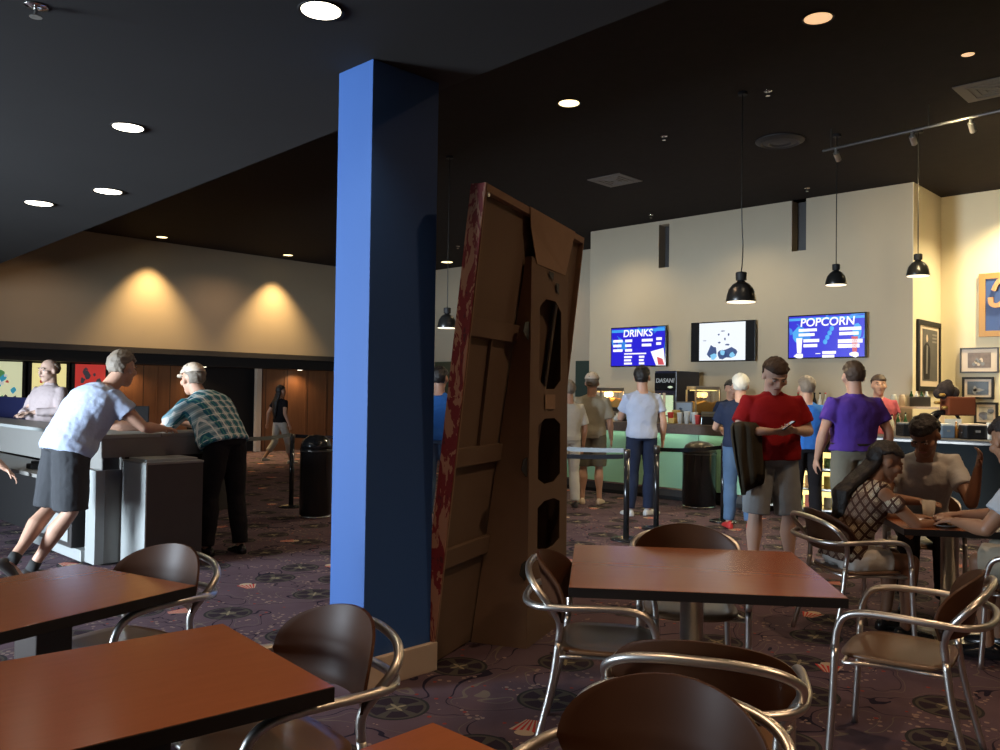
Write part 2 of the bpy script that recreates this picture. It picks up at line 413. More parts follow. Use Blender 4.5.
for px in (130, 204, 300):
    p = on_b(px, 359, B1+.32); t = thing('ceiling_downlight', {130: 'tiny downlight under the beige wall edge above the left wood panels', 204: 'tiny bright downlight under the beige wall edge above the man in plaid', 300: 'tiny downlight under the beige wall edge above the walking woman'}[px], 'ceiling light', (p.x, B1+.32, LZ-.341))
    bm = bmesh.new(); lathe(bm, [(.06, -.002), (.058, -.012)], n=20); link('lens', bm, 'lampw', t); bm = bmesh.new(); lathe(bm, [(.061, -.001), (.075, -.008), (.077, -.001)], n=20, cap=False); link('trim_ring', bm, 'black', t)
    spot((p.x, B1+.32, LZ-.37), 38, (1, .68, .36), 150, .8)
# track light
HT = HZ-.25
p = on_z(823, 151, HT); q = on_z(1012, 108, HT)
t = thing('track_light', 'thin silver track light rail hung under the high ceiling at the upper right', 'track light', p)
bm = bmesh.new(); tube(bm, [(0, 0, 0), q-p], .018, 8, 1); link('rail', bm, 'darkmetal', t)
for f in (.05, .6, .95): bm = bmesh.new(); v = (q-p)*f; tube(bm, [v, v+Vector((0, 0, .25))], .006, 6, 1); link('hanger', bm, 'darkmetal', t)
for px in (838, 920, 976):
    f = (px-823)/(1012-823); v = (q-p)*f
    bm = bmesh.new(); tube(bm, [v, v-Vector((0, 0, .07))], .016, 8, 1); tube(bm, [v-Vector((0, 0, .06)), v-Vector((0, 0, .06))+Vector((.09, -.0, -.07))], .032, 12, 1); link('spot_head', bm, 'metal', t)
spot((q.x-.3, q.y+.6, HT-.15), 260, (1, .80, .45), 110, .7, .06, (RTA, 2.5, 2.0))
# pendants
def pendant(px, py, D, r, label, wav=False, big=False):
    # lamp mouth centre at (px,py) at distance D
    x = (px-500)/F*D; rr = ray(px, py); k = D/(rr.x*(-SY)+rr.y*CY); P = rr*k+Vector((0, 0, CAMZ))
    t = thing('pendant_lamp', label, 'pendant light', P, 0, 'bell pendant lamps')
    h = r*1.05
    bm = bmesh.new(); lathe(bm, [(r, 0), (r*1.02, r*.06), (r*.97, r*.38), (r*.84, r*.85), (r*.58, r*1.2), (r*.3, r*1.38), (r*.3, r*1.36), (r*.56, r*1.17), (r*.81, r*.82), (r*.94, r*.38), (r*.98, .005)], n=32, cap=False); link('shade', bm, 'pend', t, True)
    bm = bmesh.new(); lathe(bm, [(r*.30, r*1.35), (r*.22, r*1.48), (r*.36, r*1.5), (r*.38, r*2.0), (r*.32, r*2.05), (r*.04, r*2.1)], n=20); link('lamp_holder', bm, 'black', t, False)
    bm = bmesh.new(); lathe(bm, [(r*.96, -.004), (r*.96, .01)], n=32); link('diffuser', bm, 'pendin', t)
    z0 = r*2.08; z1 = HZ-P.z
    pts = [(0, 0, z0), (.02 if wav else 0, 0, z0+(.1 if wav else .1)), (.07 if wav else 0, .02 if wav else 0, z0+.3), (.0, 0, z0+.7 if z1 > z0+.9 else z0+(z1-z0)*.6), (0, 0, z1)]
    bm = bmesh.new(); tube(bm, pts, .006, 6, 5); link('cord', bm, 'pend', t, True)
    bm = bmesh.new(); cyl(bm, (0, 0, 0), .05, z1-.03, z1); link('ceiling_rose', bm, 'black', t)
    l = bpy.data.lights.new('pendant_bulb', 'SPOT'); l.energy = 90; l.color = (1, .82, .52); l.spot_size = R(150); l.spot_blend = .5; l.shadow_soft_size = r*.6
    o = bpy.data.objects.new('pendant_bulb', l); COL.objects.link(o); o.location = P-Vector((0, 0, .03))
pendant(741, 302, 8.9, .155, 'large dark bell pendant with a crooked cord above the middle menu screen', True)
pendant(836, 285, 10.3, .125, 'dark bell pendant on a straight cord above the right menu screen')
pendant(918, 276, 10.1, .13, 'dark bell pendant in front of the bright corner above the tall framed poster')
pendant(447, 328, 11.5, .135, 'dark bell pendant seen between the blue column and the cardboard display')
# ================================================================ DAYLIGHT AND FILL
l = bpy.data.lights.new('window_daylight', 'AREA'); l.shape = 'RECTANGLE'; l.size = 8.6; l.size_y = 2.5; l.energy = 3000; l.color = (.72, .86, 1.0); l.spread = R(110)
o = bpy.data.objects.new('window_daylight', l); COL.objects.link(o); o.location = (A0-.02, 8.0, 1.58); o.rotation_euler = (0, R(-90), 0)
wd = bpy.data.worlds.new('world'); S.world = wd; wd.use_nodes = True
wd.node_tree.nodes['Background'].inputs[0].default_value = (.65, .8, 1, 1); wd.node_tree.nodes['Background'].inputs[1].default_value = .6
# service-area lamps over the bar (recessed, above the counters)
for (a, b_, pw) in ((13.9, 2.9, 760), (13.8, 1.0, 650), (12.2, 9.2, 170), (12.2, 6.8, 120), (10.0, 8.3, 90), (12.0, 2.4, 120)):
    spot((a, b_, HZ-.04), pw, (1, .80, .46), 130, .9, .08)
for (a, b_, pw) in ((5.2, 1.2, 190), (2.6, -1.0, 190), (6.5, 5.5, 110), (1.0, 1.6, 90), (8.2, -.5, 140), (14.2, 13.0, 100), (9.5, 17.2, 90), (5.5, 16.9, 90)):  # added warm fill spots over seating and hall, without fixtures
    spot((a, b_, (HZ if a > 3.6 else SZ)-.04), pw, (1, .64, .38), 140, .9, .08)
# ================================================================ CAMERA
cam = bpy.data.cameras.new('camera'); cam.sensor_width = 36; cam.lens = F/1000*36; cam.clip_end = 100
co = bpy.data.objects.new('camera', cam); COL.objects.link(co); co.matrix_world = Matrix.Translation((0, 0, CAMZ)) @ CM
S.camera = co
S.view_settings.view_transform = 'Standard'; S.view_settings.look = 'None'; S.view_settings.gamma = 1; S.view_settings.use_curve_mapping = False
S.view_settings.exposure = 0
# ================================================================ TABLES AND CHAIRS
def table(name, label, c, rz, w, d, round_post=False, group=None):
    t = thing(name, label, 'table', c, rz, group)
    bm = bmesh.new(); box(bm, -w/2, w/2, -d/2, d/2, .708, .7495, .002); link('edge_band', bm, 'tedge', t)
    bm = bmesh.new(); box(bm, -w/2+.002, w/2-.002, -d/2+.002, d/2-.002, .7496, .7515, .0006); link('tabletop', bm, 'table', t)
    bm = bmesh.new()
    if round_post: lathe(bm, [(.055, .02), (.055, .69), (.11, .69), (.11, .708)], n=28); link('post', bm, 'metal', t, True)
    else: box(bm, -.075, .075, -.075, .075, .03, .69, .006); box(bm, -.2, .2, -.2, .2, .69, .708); link('post', bm, 'post', t)
    bm = bmesh.new()
    if round_post: lathe(bm, [(.29, .001), (.29, .012), (.2, .022), (.06, .035), (.055, .05)], n=36)
    else:
        for a in (0, PI/2):
            g = bmesh.new(); box(g, -.32, .32, -.04, .04, .002, .03, .006); bmesh.ops.rotate(g, verts=g.verts, matrix=Matrix.Rotation(a, 3, 'Z'))
            me = bpy.data.meshes.new('x'); g.to_mesh(me); bm.from_mesh(me); bpy.data.meshes.remove(me); g.free()
    link('base_plate', bm, 'metal' if round_post else 'post', t, False)
    return t
T1 = table('cafe_table', 'red brown square table at the left edge, further of the two beside the ticket counter', (1.172, 3.645, 0), R(14), .82, .80)
T2 = table('cafe_table', 'red brown square table filling the lower left corner, in front of the other left table', (1.02, 2.40, 0), R(-6), .82, .80)
T4 = table('cafe_table', 'red brown table of which only a corner shows at the bottom middle', (1.005, 1.18, 0), 0, .82, .80)
TR = YAW+R(-6.5)
T3 = table('cafe_table', 'wide red brown table in the middle with purple screen reflections on its top', W(.934, 4.036), TR, 1.15, 1.02, True)
T5 = table('cafe_table', 'table with round metal base where the seated group is eating', W(3.02, 5.62), YAW+R(-10), .78, .74, True)
def make_chair(label, loc, rz):
    t = thing('armchair', label, 'chair', loc, rz, 'cafe armchairs of metal tube')
    r = .0155
    for s in (-1, 1):
        bm = bmesh.new(); tube(bm, [(s*.235, -.30, 0), (s*.215, -.225, .30), (s*.205, -.195, .50)], r, 10); link('leg', bm, 'metal', t, True)
        bm = bmesh.new(); tube(bm, [(s*.255, .25, 0), (s*.25, .235, .25), (s*.25, .225, .50)], r, 10); link('leg', bm, 'metal', t, True)
    half = [(.205, -.195, .50), (.215, -.19, .58), (.25, -.215, .65), (.268, -.25, .70), (.258, -.29, .745), (.20, -.325, .780), (.10, -.345, .797)]
    bm = bmesh.new(); tube(bm, half+[(0, -.35, .80)]+[(-x, y, z) for x, y, z in half[::-1]], r, 12); link('back_frame', bm, 'metal', t, True)
    half = [(.25, .225, .50), (.252, .215, .58), (.262, .18, .642), (.272, .10, .668), (.282, -.04, .672), (.282, -.16, .668), (.255, -.27, .662), (.18, -.335, .660), (.08, -.357, .660)]
    bm = bmesh.new(); tube(bm, half+[(0, -.36, .660)]+[(-x, y, z) for x, y, z in half[::-1]], r, 12); link('armrest_loop', bm, 'metal', t, True)
    # backrest: curved shell inside the frame
    bm = bmesh.new(); nu, nv = 20, 16; fr, bk = [], []
    for j in range(nv+1):
        v = 1-(1-j/nv)**1.9; z = .590+.258*v
        hw = .268*math.sqrt(max(0, 1-max(0, (v-.30)/.70)**2.7))*(1-.14*max(0, .3-v)/.3) if v < .999 else .035
        rf, rb = [], []
        for i in range(nu+1):
            u = -1+2*i/nu; x = hw*u; y = -.285+.105*(x/.25)**2-.05*(v-.5)
            zz = z-.02*(1-u*u)*0
            rf.append(bm.verts.new((x, y, zz))); rb.append(bm.verts.new((x, y-.012, zz)))
        fr.append(rf); bk.append(rb)
    for j in range(nv):
        for i in range(nu):
            bm.faces.new((fr[j][i], fr[j][i+1], fr[j+1][i+1], fr[j+1][i])); bm.faces.new((bk[j][i+1], bk[j][i], bk[j+1][i], bk[j+1][i+1]))
    for j in range(nv):
        bm.faces.new((fr[j][0], fr[j+1][0], bk[j+1][0], bk[j][0])); bm.faces.new((fr[j][-1], bk[j][-1], bk[j+1][-1], fr[j+1][-1]))
    for i in range(nu):
        bm.faces.new((fr[0][i+1], fr[0][i], bk[0][i], bk[0][i+1])); bm.faces.new((fr[-1][i], fr[-1][i+1], bk[-1][i+1], bk[-1][i]))
    o = link('backrest', bm, 'shell', t, True); m = o.modifiers.new('b', 'BEVEL'); m.width = .003; m.segments = 2; m.limit_method = 'ANGLE'
    # seat
    bm = bmesh.new(); n = 40
    def out(k, z, dz):
        q = []
        for i in range(n):
            a = 2*PI*i/n; cx, sx = math.cos(a), math.sin(a); e = .55
            x = k*.222*abs(cx)**e*(1 if cx > 0 else -1); y = .01+k*.225*abs(sx)**e*(1 if sx > 0 else -1)
            q.append((x, y, z+dz*(1-(y/.24)**2)-(.02*max(0, (y-.12)/.12)**2)))
        return q
    rings(bm, [out(.97, .452, 0), out(1, .458, 0), out(1, .466, 0), out(.98, .471, 0), out(.8, .471, -.006), out(.4, .471, -.011), out(.05, .471, -.012)])
    link('seat', bm, 'seat', t, True)
    bm = bmesh.new()
    tube(bm, [(.25, .19, .44), (.2, .19, .443), (-.2, .19, .443), (-.25, .19, .44)], .010, 8, 2); link('seat_rail', bm, 'metal', t, True)
    bm = bmesh.new(); tube(bm, [(.21, -.19, .44), (-.21, -.19, .44)], .010, 8, 1); link('seat_rail', bm, 'metal', t, True)
    for s in (-1, 1):
        bm = bmesh.new(); tube(bm, [(s*.25, .19, .44), (s*.2, 0, .44), (s*.21, -.19, .44)], .009, 8, 3); link('seat_rail', bm, 'metal', t, True)
    for o in t.children:
        me = o.data
        for v in me.vertices: v.co.x *= 1.08
    return t
C0 = make_chair('brown chair tucked under the further left table, just below the podium', (1.50, 3.73, 0), R(104))
ch = lambda lb, x, d, ang: dup(C0, W(x, d), head_yaw(ang), lb)
dup(C0, (1.41, 2.34, 0), R(86), 'dark brown chair at the lower left table, in front of the blue column')
dup(C0, W(.30, 1.94), head_yaw(-127), 'nearest brown chair at the bottom middle, its round backrest facing the viewer')
ch('empty chair at the left side of the middle table, beside the cardboard display', .50, 3.84, -10)
ch('chair on the far side of the middle table, only its curved backrest above the top', 1.02, 4.47, -97)
ch('chair on the near side of the middle table, seen from behind', .70, 2.80, 72)
ch('empty metal tube armchair with tan seat standing alone at the lower right', 1.80, 3.74, 146)
ch('chair under the seated woman in the patterned top', 2.36, 5.56, 8)
ch('chair under the man in the pale grey shirt at the right edge', 3.20, 4.98, 140)
ch('chair under the young man in the white T-shirt beyond the eating table', 3.30, 6.55, -112)
# ================================================================ CARDBOARD DISPLAY SEEN FROM BEHIND
ang = math.atan2(.916, .40)
t = thing('cardboard_standee', 'tall brown cardboard display seen from behind, leaning, with red printed side edge', 'cardboard display', W(-.365, 4.78), YAW+ang)
# local frame: x along the panel, -y towards the viewer's right (support side), z up; lean shifts the top towards -y
LN = Matrix(((1, 0, 0, 0), (0, 1, -.108, 0), (0, 0, 1, 0), (0, 0, 0, 1)))
def sh(bm): bmesh.ops.transform(bm, matrix=LN, verts=bm.verts); return bm
PH, PW = 2.75, 1.78
link('back_panel', sh(B(.012, PW-.012, .035, .045, .01, PH-.01)), 'card', t)
link('front_print', sh(B(0, PW, .088, .094, 0, PH)), 'splat', t)
link('side_panel', sh(B(-.002, .006, 0, .09, 0, PH)), 'splat', t)
link('side_panel', sh(B(PW-.006, PW, 0, .09, 0, PH)), 'card', t)
link('top_panel', sh(B(0, PW, 0, .09, PH-.008, PH)), 'cardl', t)
for z in (.62, 1.20, 1.95): link('cross_brace', sh(B(.014, .75, -.002, .036, z-.055, z+.055, .004)), 'card', t)
for x, wd_ in ((.0, .02), (PW-.025, .022)): link('edge_frame', sh(B(x+.007, x+wd_, -.004, .034, 0, PH)), 'cardl', t)
link('edge_frame', sh(B(.02, PW-.02, -.004, .034, PH-.045, PH-.009)), 'cardl', t)
bm = bmesh.new(); x0, x1 = .70, .76; prism(bm, [(.345, .034, 1.2), (.345, .034, 2.0), (.36, .034, 2.0), (.36, .034, 1.2)], (0, -.02, 0)); link('inner_flap', sh(bm), 'card', t)
bm = bmesh.new(); lathe(bm, [(.014, 0), (.014, .006), (.006, .008)], n=14)
o = link('rivet', bm, 'metal', t); o.rotation_euler = (R(90), 0, 0); o.location = (.035, -.108*(PH-.06)-.004, PH-.06)
# support strut: outer face (with six sided cut-outs), wedge shaped sides
def P(x, y, z): return Vector((x, y, z))
zt = PH-.30; top_y = -.108*zt-.02
L0, L1, Rr0, Rr1 = .60, .74, 1.34, 1.46      # left edge bottom/top, right edge bottom/top
DY = -.34
def face_pt(u, v):                            # u 0..1 across, v 0..1 upwards on the outer face
    xa = L0+(L1-L0)*v; xb = Rr0+(Rr1-Rr0)*v
    return P(xa+(xb-xa)*u, DY+(top_y-DY)*v, zt*v)
bm = bmesh.new()
holes = [(.22, .80, .655, .90), (.22, .80, .40, .575), (.22, .80, .225, .355)]
def quad(u0, u1, v0, v1):
    c = [face_pt(u0, v0), face_pt(u1, v0), face_pt(u1, v1), face_pt(u0, v1)]; prism(bm, c, (0, .006, 0))
quad(0, .22, 0, 1); quad(.80, 1, 0, 1)
prev = 0
for (u0, u1, v0, v1) in sorted(holes, key=lambda h: h[2]):
    quad(u0, u1, prev, v0)
    dv = (v1-v0)*.10; du = (u1-u0)*.28
    for cu, cv, su, sv in ((u0, v0, 1, 1), (u1, v0, -1, 1), (u1, v1, -1, -1), (u0, v1, 1, -1)):
        prism(bm, [face_pt(cu, cv), face_pt(cu+su*du, cv), face_pt(cu, cv+sv*dv)], (0, .006, 0))
    prev = v1
quad(.22, .80, prev, 1)
link('support_face', bm, 'card', t)
bm = bmesh.new(); prism(bm, [face_pt(.12, .985), face_pt(.9, .985), P(Rr1+.08, -.108*PH-.006, PH), P(L1-.09, -.108*PH-.006, PH), P(L1-.05, -.108*PH+.004, PH-.12)], (0, -.005, 0)); link('top_flap', bm, 'cardl', t)
def side(name, xb, xt, m):
    bm = bmesh.new(); prism(bm, [P(xb, DY, 0), P(xt, top_y, zt), P(xt, top_y+.04, zt), P(xb-.02, .03, 0)], (.006, 0, 0)); link(name, bm, m, t)
side('support_side', L0, L1, 'cardl'); side('support_side', Rr0-.01, Rr1-.01, 'card')
for v in (.80, .45, .19):                     # black sheets put in for the dark gaps along the edge
    bm = bmesh.new(); a = face_pt(0, v)
    prism(bm, [a+P(-.10, .01, .00), a+P(-.02, .01, -.05), a+P(-.002, .01, -.05), a+P(-.002, .01, .07), a+P(-.07, .01, .06)], (0, .004, 0)); link('slot_gap_dark', bm, 'black', t)
bm = bmesh.new(); prism(bm, [face_pt(.35, .60)+P(0, -.007, 0), face_pt(.62, .60)+P(0, -.007, 0), face_pt(.62, .64)+P(0, -.007, 0), face_pt(.35, .64)+P(0, -.007, 0)], (0, -.002, 0)); link('paper_sticker', bm, 'cardl', t)
for (u, v, w2, h2) in ((.42, .965, .10, .012), (.62, .93, .06, .022)):  # black sheets laid on the face stand in for dark openings
    bm = bmesh.new(); prism(bm, [face_pt(u, v)+P(0, -.012, 0), face_pt(u+w2, v-.008)+P(0, -.012, 0), face_pt(u+w2*1.1, v+h2)+P(0, -.012, 0), face_pt(u-.02, v+h2)+P(0, -.012, 0)], (0, -.002, 0)); link('hand_hole_dark', bm, 'black', t)
# ================================================================ TICKET COUNTER
CA, CB2 = 2.86, 7.62
t = thing('ticket_counter', 'angled grey and white ticket counter with a lower dark ledge on the left', 'counter', (CA, CB2, 0))
link('countertop', B(0, .55, 0, 5.5, 1.12, 1.155, .006), 'white', t)
bm = B(.55, 1.12, 0, .55, 1.12, 1.155, .006); link('countertop', bm, 'greyc', t)
link('front_fascia', B(.03, 1.10, .005, .03, .95, 1.12), 'greyc', t)
link('front_fascia', B(.20, .23, .01, 5.4, .80, 1.12), 'greyc', t)
link('recess_panel', B(.06, 1.06, .06, .09, 0, .95), 'dark', t)
link('lower_front_panel', B(.06, .62, .005, .055, .02, .84, .003), 'greyc', t)
link('end_panel', B(-.02, .06, 0, .22, .02, .84, .004), 'white', t)
link('lower_ledge', B(-.30, .20, .35, 5.4, .745, .78, .006), 'greyc', t)
link('back_panel', B(.20, .23, .01, 5.4, 0, .745), 'black', t)
link('kick_strip', B(-.05, .06, .22, 1.6, .02, .12, .004), 'white', t)
t = thing('small_cabinet', 'white glass-fronted box standing under the ticket counter ledge behind the leaning man', 'cabinet', (CA-.08, 8.0, .121))
link('body', B(0, .12, 0, .95, 0, .33, .006), 'dark', t); link('front_glass', B(-.012, 0, .06, .80, .05, .28, .003), 'white', t)
bm = B(-.0, .10, 0, .16, 0, .05, .01); box(bm, .03, .08, .03, .12, .05, .075, .005)
tag(link('card_reader', bm, 'black', loc=(CA-.20, CB2+1.10, .781)), 'small black card reader lying on the lower ledge of the ticket counter', 'card reader')
t = thing('podium', 'square podium box with lit left and shaded right face coloured in before the ticket counter', 'podium', (3.07, 7.11, 0))
link('left_face_lit_tone', B(-.012, 0, 0, .49, 0, .915), 'white', t); link('body', B(0, .50, 0, .49, 0, .915), 'dark', t); link('top', B(-.014, .505, -.005, .495, .916, .935, .003), 'greyc', t)  # daylit left side and shaded right side put into the colours
bm = bmesh.new(); box(bm, 0, .46, 0, .36, 0, .02, .003)
tag(link('paper_sheet', bm, 'white', loc=(3.09, 7.18, .936)), 'pale sheet lying on top of the podium box', 'sheet')
bm = B(0, 1.05, 0, .5, 0, .95, .006)
p = on_z(237, 508, 0); t = thing('low_cabinet', 'dark low cabinet behind the man in the plaid shirt', 'cabinet', (p.x-.5, p.y, 0)); link('body', B(0, .62, 0, .55, 0, .93), 'dark', t); link('cabinet_top', B(-.02, .64, -.02, .57, .931, .96, .004), 'black', t)
# partitions behind the counter
p = on_a(-60, 403, 3.6); q = on_a(36, 403, 3.6)
tag(link('partition', B(3.57, 3.61, q.y, p.y, 1.0, 1.42, .003), 'navy'), 'navy blue partition panel behind the ticket counter at the left edge', 'partition')
t = thing('computer_monitor', 'dark computer monitor back on the ticket counter right of the leaning man', 'monitor', (3.35, 8.15, 1.156), R(-20)); link('monitor_back', B(-.16, .16, -.02, .03, .04, .24, .01), 'black', t); link('stand', B(-.04, .04, -.01, .02, .0, .06), 'black', t)
q = thing('computer_monitor', 'grey monitor on the ticket counter just left of the man in plaid', 'monitor', (3.25, 8.75, 1.156), R(-50)); link('monitor_back', B(-.16, .16, -.02, .03, .03, .24, .01), 'dark', q); link('stand', B(-.04, .04, -.01, .02, .0, .05), 'dark', q)
# lit posters on the back wall of the recess (far left)
def poster(l, r, tp, label, body, extra, hdr):
    wb = B1+.60; a = on_b(l, tp, wb); b_ = on_b(r, tp, wb); h = .0
    t = thing('movie_poster', label, 'poster', (a.x, wb, 0)); wdt = b_.x-a.x; z1 = a.z; z0 = z1-wdt*1.5
    link('frame', B(-.07, wdt+.07, -.02, .04, z0-.15, LZ-.36), 'blackg', t)
    link('lit_sheet', B(0, wdt, -.035, -.021, z0, z1), body, t)
    random.seed(int(l)+9); cols = extra
    for k in range(14):
        x = random.uniform(.10, wdt-.12); z = random.uniform(z0+.1, z1-.16); sz_ = random.uniform(.04, .11); n = random.randint(5, 8); a0 = random.random()*6
        bm = bmesh.new(); prism(bm, [(x+sz_*random.uniform(.4, 1)*math.cos(a0+2*PI*i/n), -.036-.0012*k, z+sz_*random.uniform(.4, 1.2)*math.sin(a0+2*PI*i/n)) for i in range(n)], (0, -.001, 0)); link('artwork', bm, cols[k % len(cols)], t)
    link('header_light', B(wdt*.1, wdt*.8, -.03, -.021, z1+.13, z1+.165), hdr, t)
M['post1'] = mat('poster_paper', (.7, .65, .4), .5, emit=(.85, .88, .55), es=.55); M['post2'] = mat('poster_yellow', (.7, .6, .2), .5, emit=(.9, .78, .35), es=.75); M['post3'] = mat('poster_red', (.5, .05, .04), .5, emit=(.7, .05, .04), es=.5)
for n_, c_ in (('pa', (.05, .35, .5)), ('pb', (.5, .06, .05)), ('pc', (.7, .7, .65)), ('pd', (.05, .05, .06)), ('pe', (.1, .3, .1))): M[n_] = mat('poster_ink_'+n_, c_, .5, emit=c_, es=.5)
M['hdr'] = mat('poster_header_light', (.8, .8, .7), .5, emit=(.9, .85, .65), es=.8)
poster(-12, 22, 361, 'bright lit poster with scattered colours at the left edge', 'post1', ['pa', 'pb', 'pc', 'pd', 'pe'], 'hdr')
poster(32, 66, 363, 'yellow lit poster behind the head of the bald man', 'post2', ['pb', 'pc', 'pd'], 'hdr')
poster(75, 105, 364, 'red lit poster beside the head of the leaning man', 'post3', ['pd', 'post3'], 'hdr')
# ================================================================ QUEUE BARRIERS AND BINS
def post_(px, pyb, label, h=.98, D=None):
    p = on_z(px, pyb, 0); t = thing('queue_post', label, 'queue barrier post', p, 0, 'black belt barrier posts')
    bm = bmesh.new(); lathe(bm, [(.17, .001), (.17, .015), (.12, .03), (.035, .04)], n=28); link('base', bm, 'blackg', t, True)
    bm = bmesh.new(); lathe(bm, [(.032, .04), (.032, h-.09)], n=18); link('pole', bm, 'blackg', t, True)
    bm = bmesh.new(); lathe(bm, [(.036, h-.09), (.036, h-.005), (.03, h)], n=18); link('belt_cassette', bm, 'darkmetal', t, True)
    return p
def belt(p, q, label, h=.93, rail=False, m='blackg'):
    bm = bmesh.new(); d = (q-p); n = d.cross(Vector((0, 0, 1))).normalized()*.004; k = d.normalized()*.04
    a, b_ = p+k, q-k; pts = []
    N = 12
    rs = []
    for i in range(N+1):
        f = i/N; c = a+(b_-a)*f+Vector((0, 0, h-(.0 if rail else .02)*math.sin(PI*f)))
        rs.append([c+n+Vector((0, 0, .024)), c-n+Vector((0, 0, .024)), c-n-Vector((0, 0, .024)), c+n-Vector((0, 0, .024))])
    rings(bm, rs); tag(link('barrier_belt', bm, m), label, 'barrier belt')
p1 = post_(626, 540, 'black barrier post just left of the man in the grey-blue T-shirt')
p2 = post_(656, 529, 'black barrier post in front of the right leg of the man in the grey-blue T-shirt')
p3 = post_(723, 522, 'black barrier post with bright cap near the upright bin and the jeans')
p4 = post_(291, 507, 'black barrier post left of the blue column beside the dark bin')
p0 = W(-.45, p2.dot(W(0, 1))-.2)
belt(p2, p3, 'slack black belt between the two right barrier posts')
belt(W(.25, 9.4), p1, 'black belt running left from the barrier post to the cardboard display', .90)
M['beltl'] = mat('shiny_belt', (.10, .105, .105), .5, .2)
belt(W(.27, 9.9), p1, 'shiny pale belt running left above the other one to the cardboard display', .965, m='beltl')
pl = on_z(236, 520, 0)
belt(pl, p4, 'shiny silver belt from the man in plaid to the barrier post left of the column', .97, m='beltl')
belt(p4, W(-1.6, 11.6), 'black belt going right from the barrier post behind the blue column', .95)
def bin_(px, pyb, r, h, label, chromed=True):
    p = on_z(px, pyb, 0); t = thing('waste_bin', label, 'bin', p)
    bm = bmesh.new(); lathe(bm, [(r*.96, .03), (r, .05), (r, h*.80), (r*1.02, h*.81), (r*1.02, h*.83)], n=32); link('body', bm, 'blackg', t, True)
    bm = bmesh.new(); lathe(bm, [(r*1.0, h*.832), (r*.96, h*.88), (r*.82, h*.94), (r*.5, h*.985), (r*.05, h)], n=32); link('dome_lid', bm, 'darkmetal' if not chromed else 'blackg', t, True)
    bm = bmesh.new(); lathe(bm, [(r*.97, .001), (r*1.0, .012), (r*.97, .03)], n=32); link('foot_ring', bm, 'chrome', t, True)
    bm = bmesh.new(); lathe(bm, [(r*1.022, h*.80), (r*1.03, h*.805), (r*1.022, h*.81)], n=32, cap=False); link('rim', bm, 'darkmetal', t, True)
bin_(315, 517, .195, 1.02, 'round black waste bin left of the blue column', True)
bin_(699, 507, .235, .93, 'round black waste bin with domed lid in front of the green counter', False)
# ================================================================ MENU SCREENS
def tv(l, r, tpl, bl, label):
    a = on_a(l, tpl, TVA-.1); b_ = on_a(l, bl, TVA-.1); c = on_a(r, tpl, TVA-.1); wd_ = a.y-c.y; h = a.z-b_.z
    t = thing('wall_screen', label, 'screen', (TVA-.10, (a.y+c.y)/2, (a.z+b_.z)/2), R(-90))      # local x to the right seen from the room, -y towards the room
    link('casing', B(-wd_/2, wd_/2, 0, .055, -h/2, h/2, .006), 'blackg', t); link('wall_bracket', B(-.2, .2, .055, .10, -.15, .15), 'black', t)
    return t, wd_, h
def slab(t, name, m, x0, x1, z0, z1, y=-.004): return link(name, B(x0, x1, y-.002, y, z0, z1), m, t)
def lines(t, x, z, w, n, dz, hgt, y=-.006, w2=None):
    for i in range(n):
        bm = bmesh.new(); k = x
        random.seed(n*7+i); end = x+w
        while k < end-.01:
            s = min(random.uniform(.025, .06), end-k); bm_box = box(bm, k, k+s*.93, y-.002, y, z-i*dz-hgt, z-i*dz); k += s
            break_ = 0
        # keep one bar per line: an unreadable line of menu lettering
        bm.free(); bm = B(x, x+w*(1-.12*(i % 2)), y-.002, y, z-i*dz-hgt, z-i*dz); link('menu_line', bm, 'text_emit', t)
t, w_, h_ = tv(611, 666, 328, 367, 'left menu screen, blue, headed DRINKS')
slab(t, 'display', 'tvblue', -w_/2+.02, w_/2-.02, -h_/2+.02, h_/2-.02, -.0005)
slab(t, 'top_band', 'cyan_emit', -w_/2+.02, w_/2-.02, h_/2-.10, h_/2-.05, -.002)
text_mesh('heading', 'DRINKS', .19, 'text_emit', t, (.0, -.006, h_/2-.13), (R(90), 0, 0), shear=.1)
lines(t, -.56, .14, .22, 3, .09, .05); lines(t, -.28, .14, .16, 3, .09, .05); lines(t, .10, .14, .24, 2, .09, .05); lines(t, .42, .16, .12, 2, .09, .05)
lines(t, -.30, -.12, .5, 1, .09, .025); lines(t, -.30, -.175, .18, 3, .062, .038); lines(t, .04, -.175, .12, 3, .062, .038)
bm = bmesh.new(); prism(bm, [(.30, -.006, -.10), (.58, -.006, -.04), (.62, -.006, -.36), (.42, -.006, -.36)], (0, -.002, 0)); link('cup_picture', bm, 'text_emit', t)
bm = bmesh.new(); prism(bm, [(.44, -.009, -.20), (.56, -.009, -.24), (.60, -.009, -.35), (.47, -.009, -.35)], (0, -.002, 0)); link('cup_picture', bm, 'red_emit', t)
t, w_, h_ = tv(691, 755, 323, 362, 'middle wall screen with a blue-grey drawing on white and black side bands')
slab(t, 'display', 'white_emit', -w_*.36, w_*.36, -h_/2+.02, h_/2-.02, -.0005)
random.seed(3)
def blob(t, m, cx, cz, rx, rz_, y=-.003, n=9, name='drawing'):
    bm = bmesh.new(); prism(bm, [(cx+rx*random.uniform(.6, 1.1)*math.cos(2*PI*i/n), y, cz+rz_*random.uniform(.6, 1.1)*math.sin(2*PI*i/n)) for i in range(n)], (0, -.001, 0)); link(name, bm, m, t)
for a in ((-.18, -.18, .11, .14), (.16, -.19, .16, .10), (.0, -.22, .10, .09)): blob(t, 'blue_emit', *a)
for a in ((-.16, -.26, .07, .06, -.005), (.02, -.2, .05, .07, -.005), (.2, -.24, .06, .05, -.005)): blob(t, 'lblue_emit', *a)
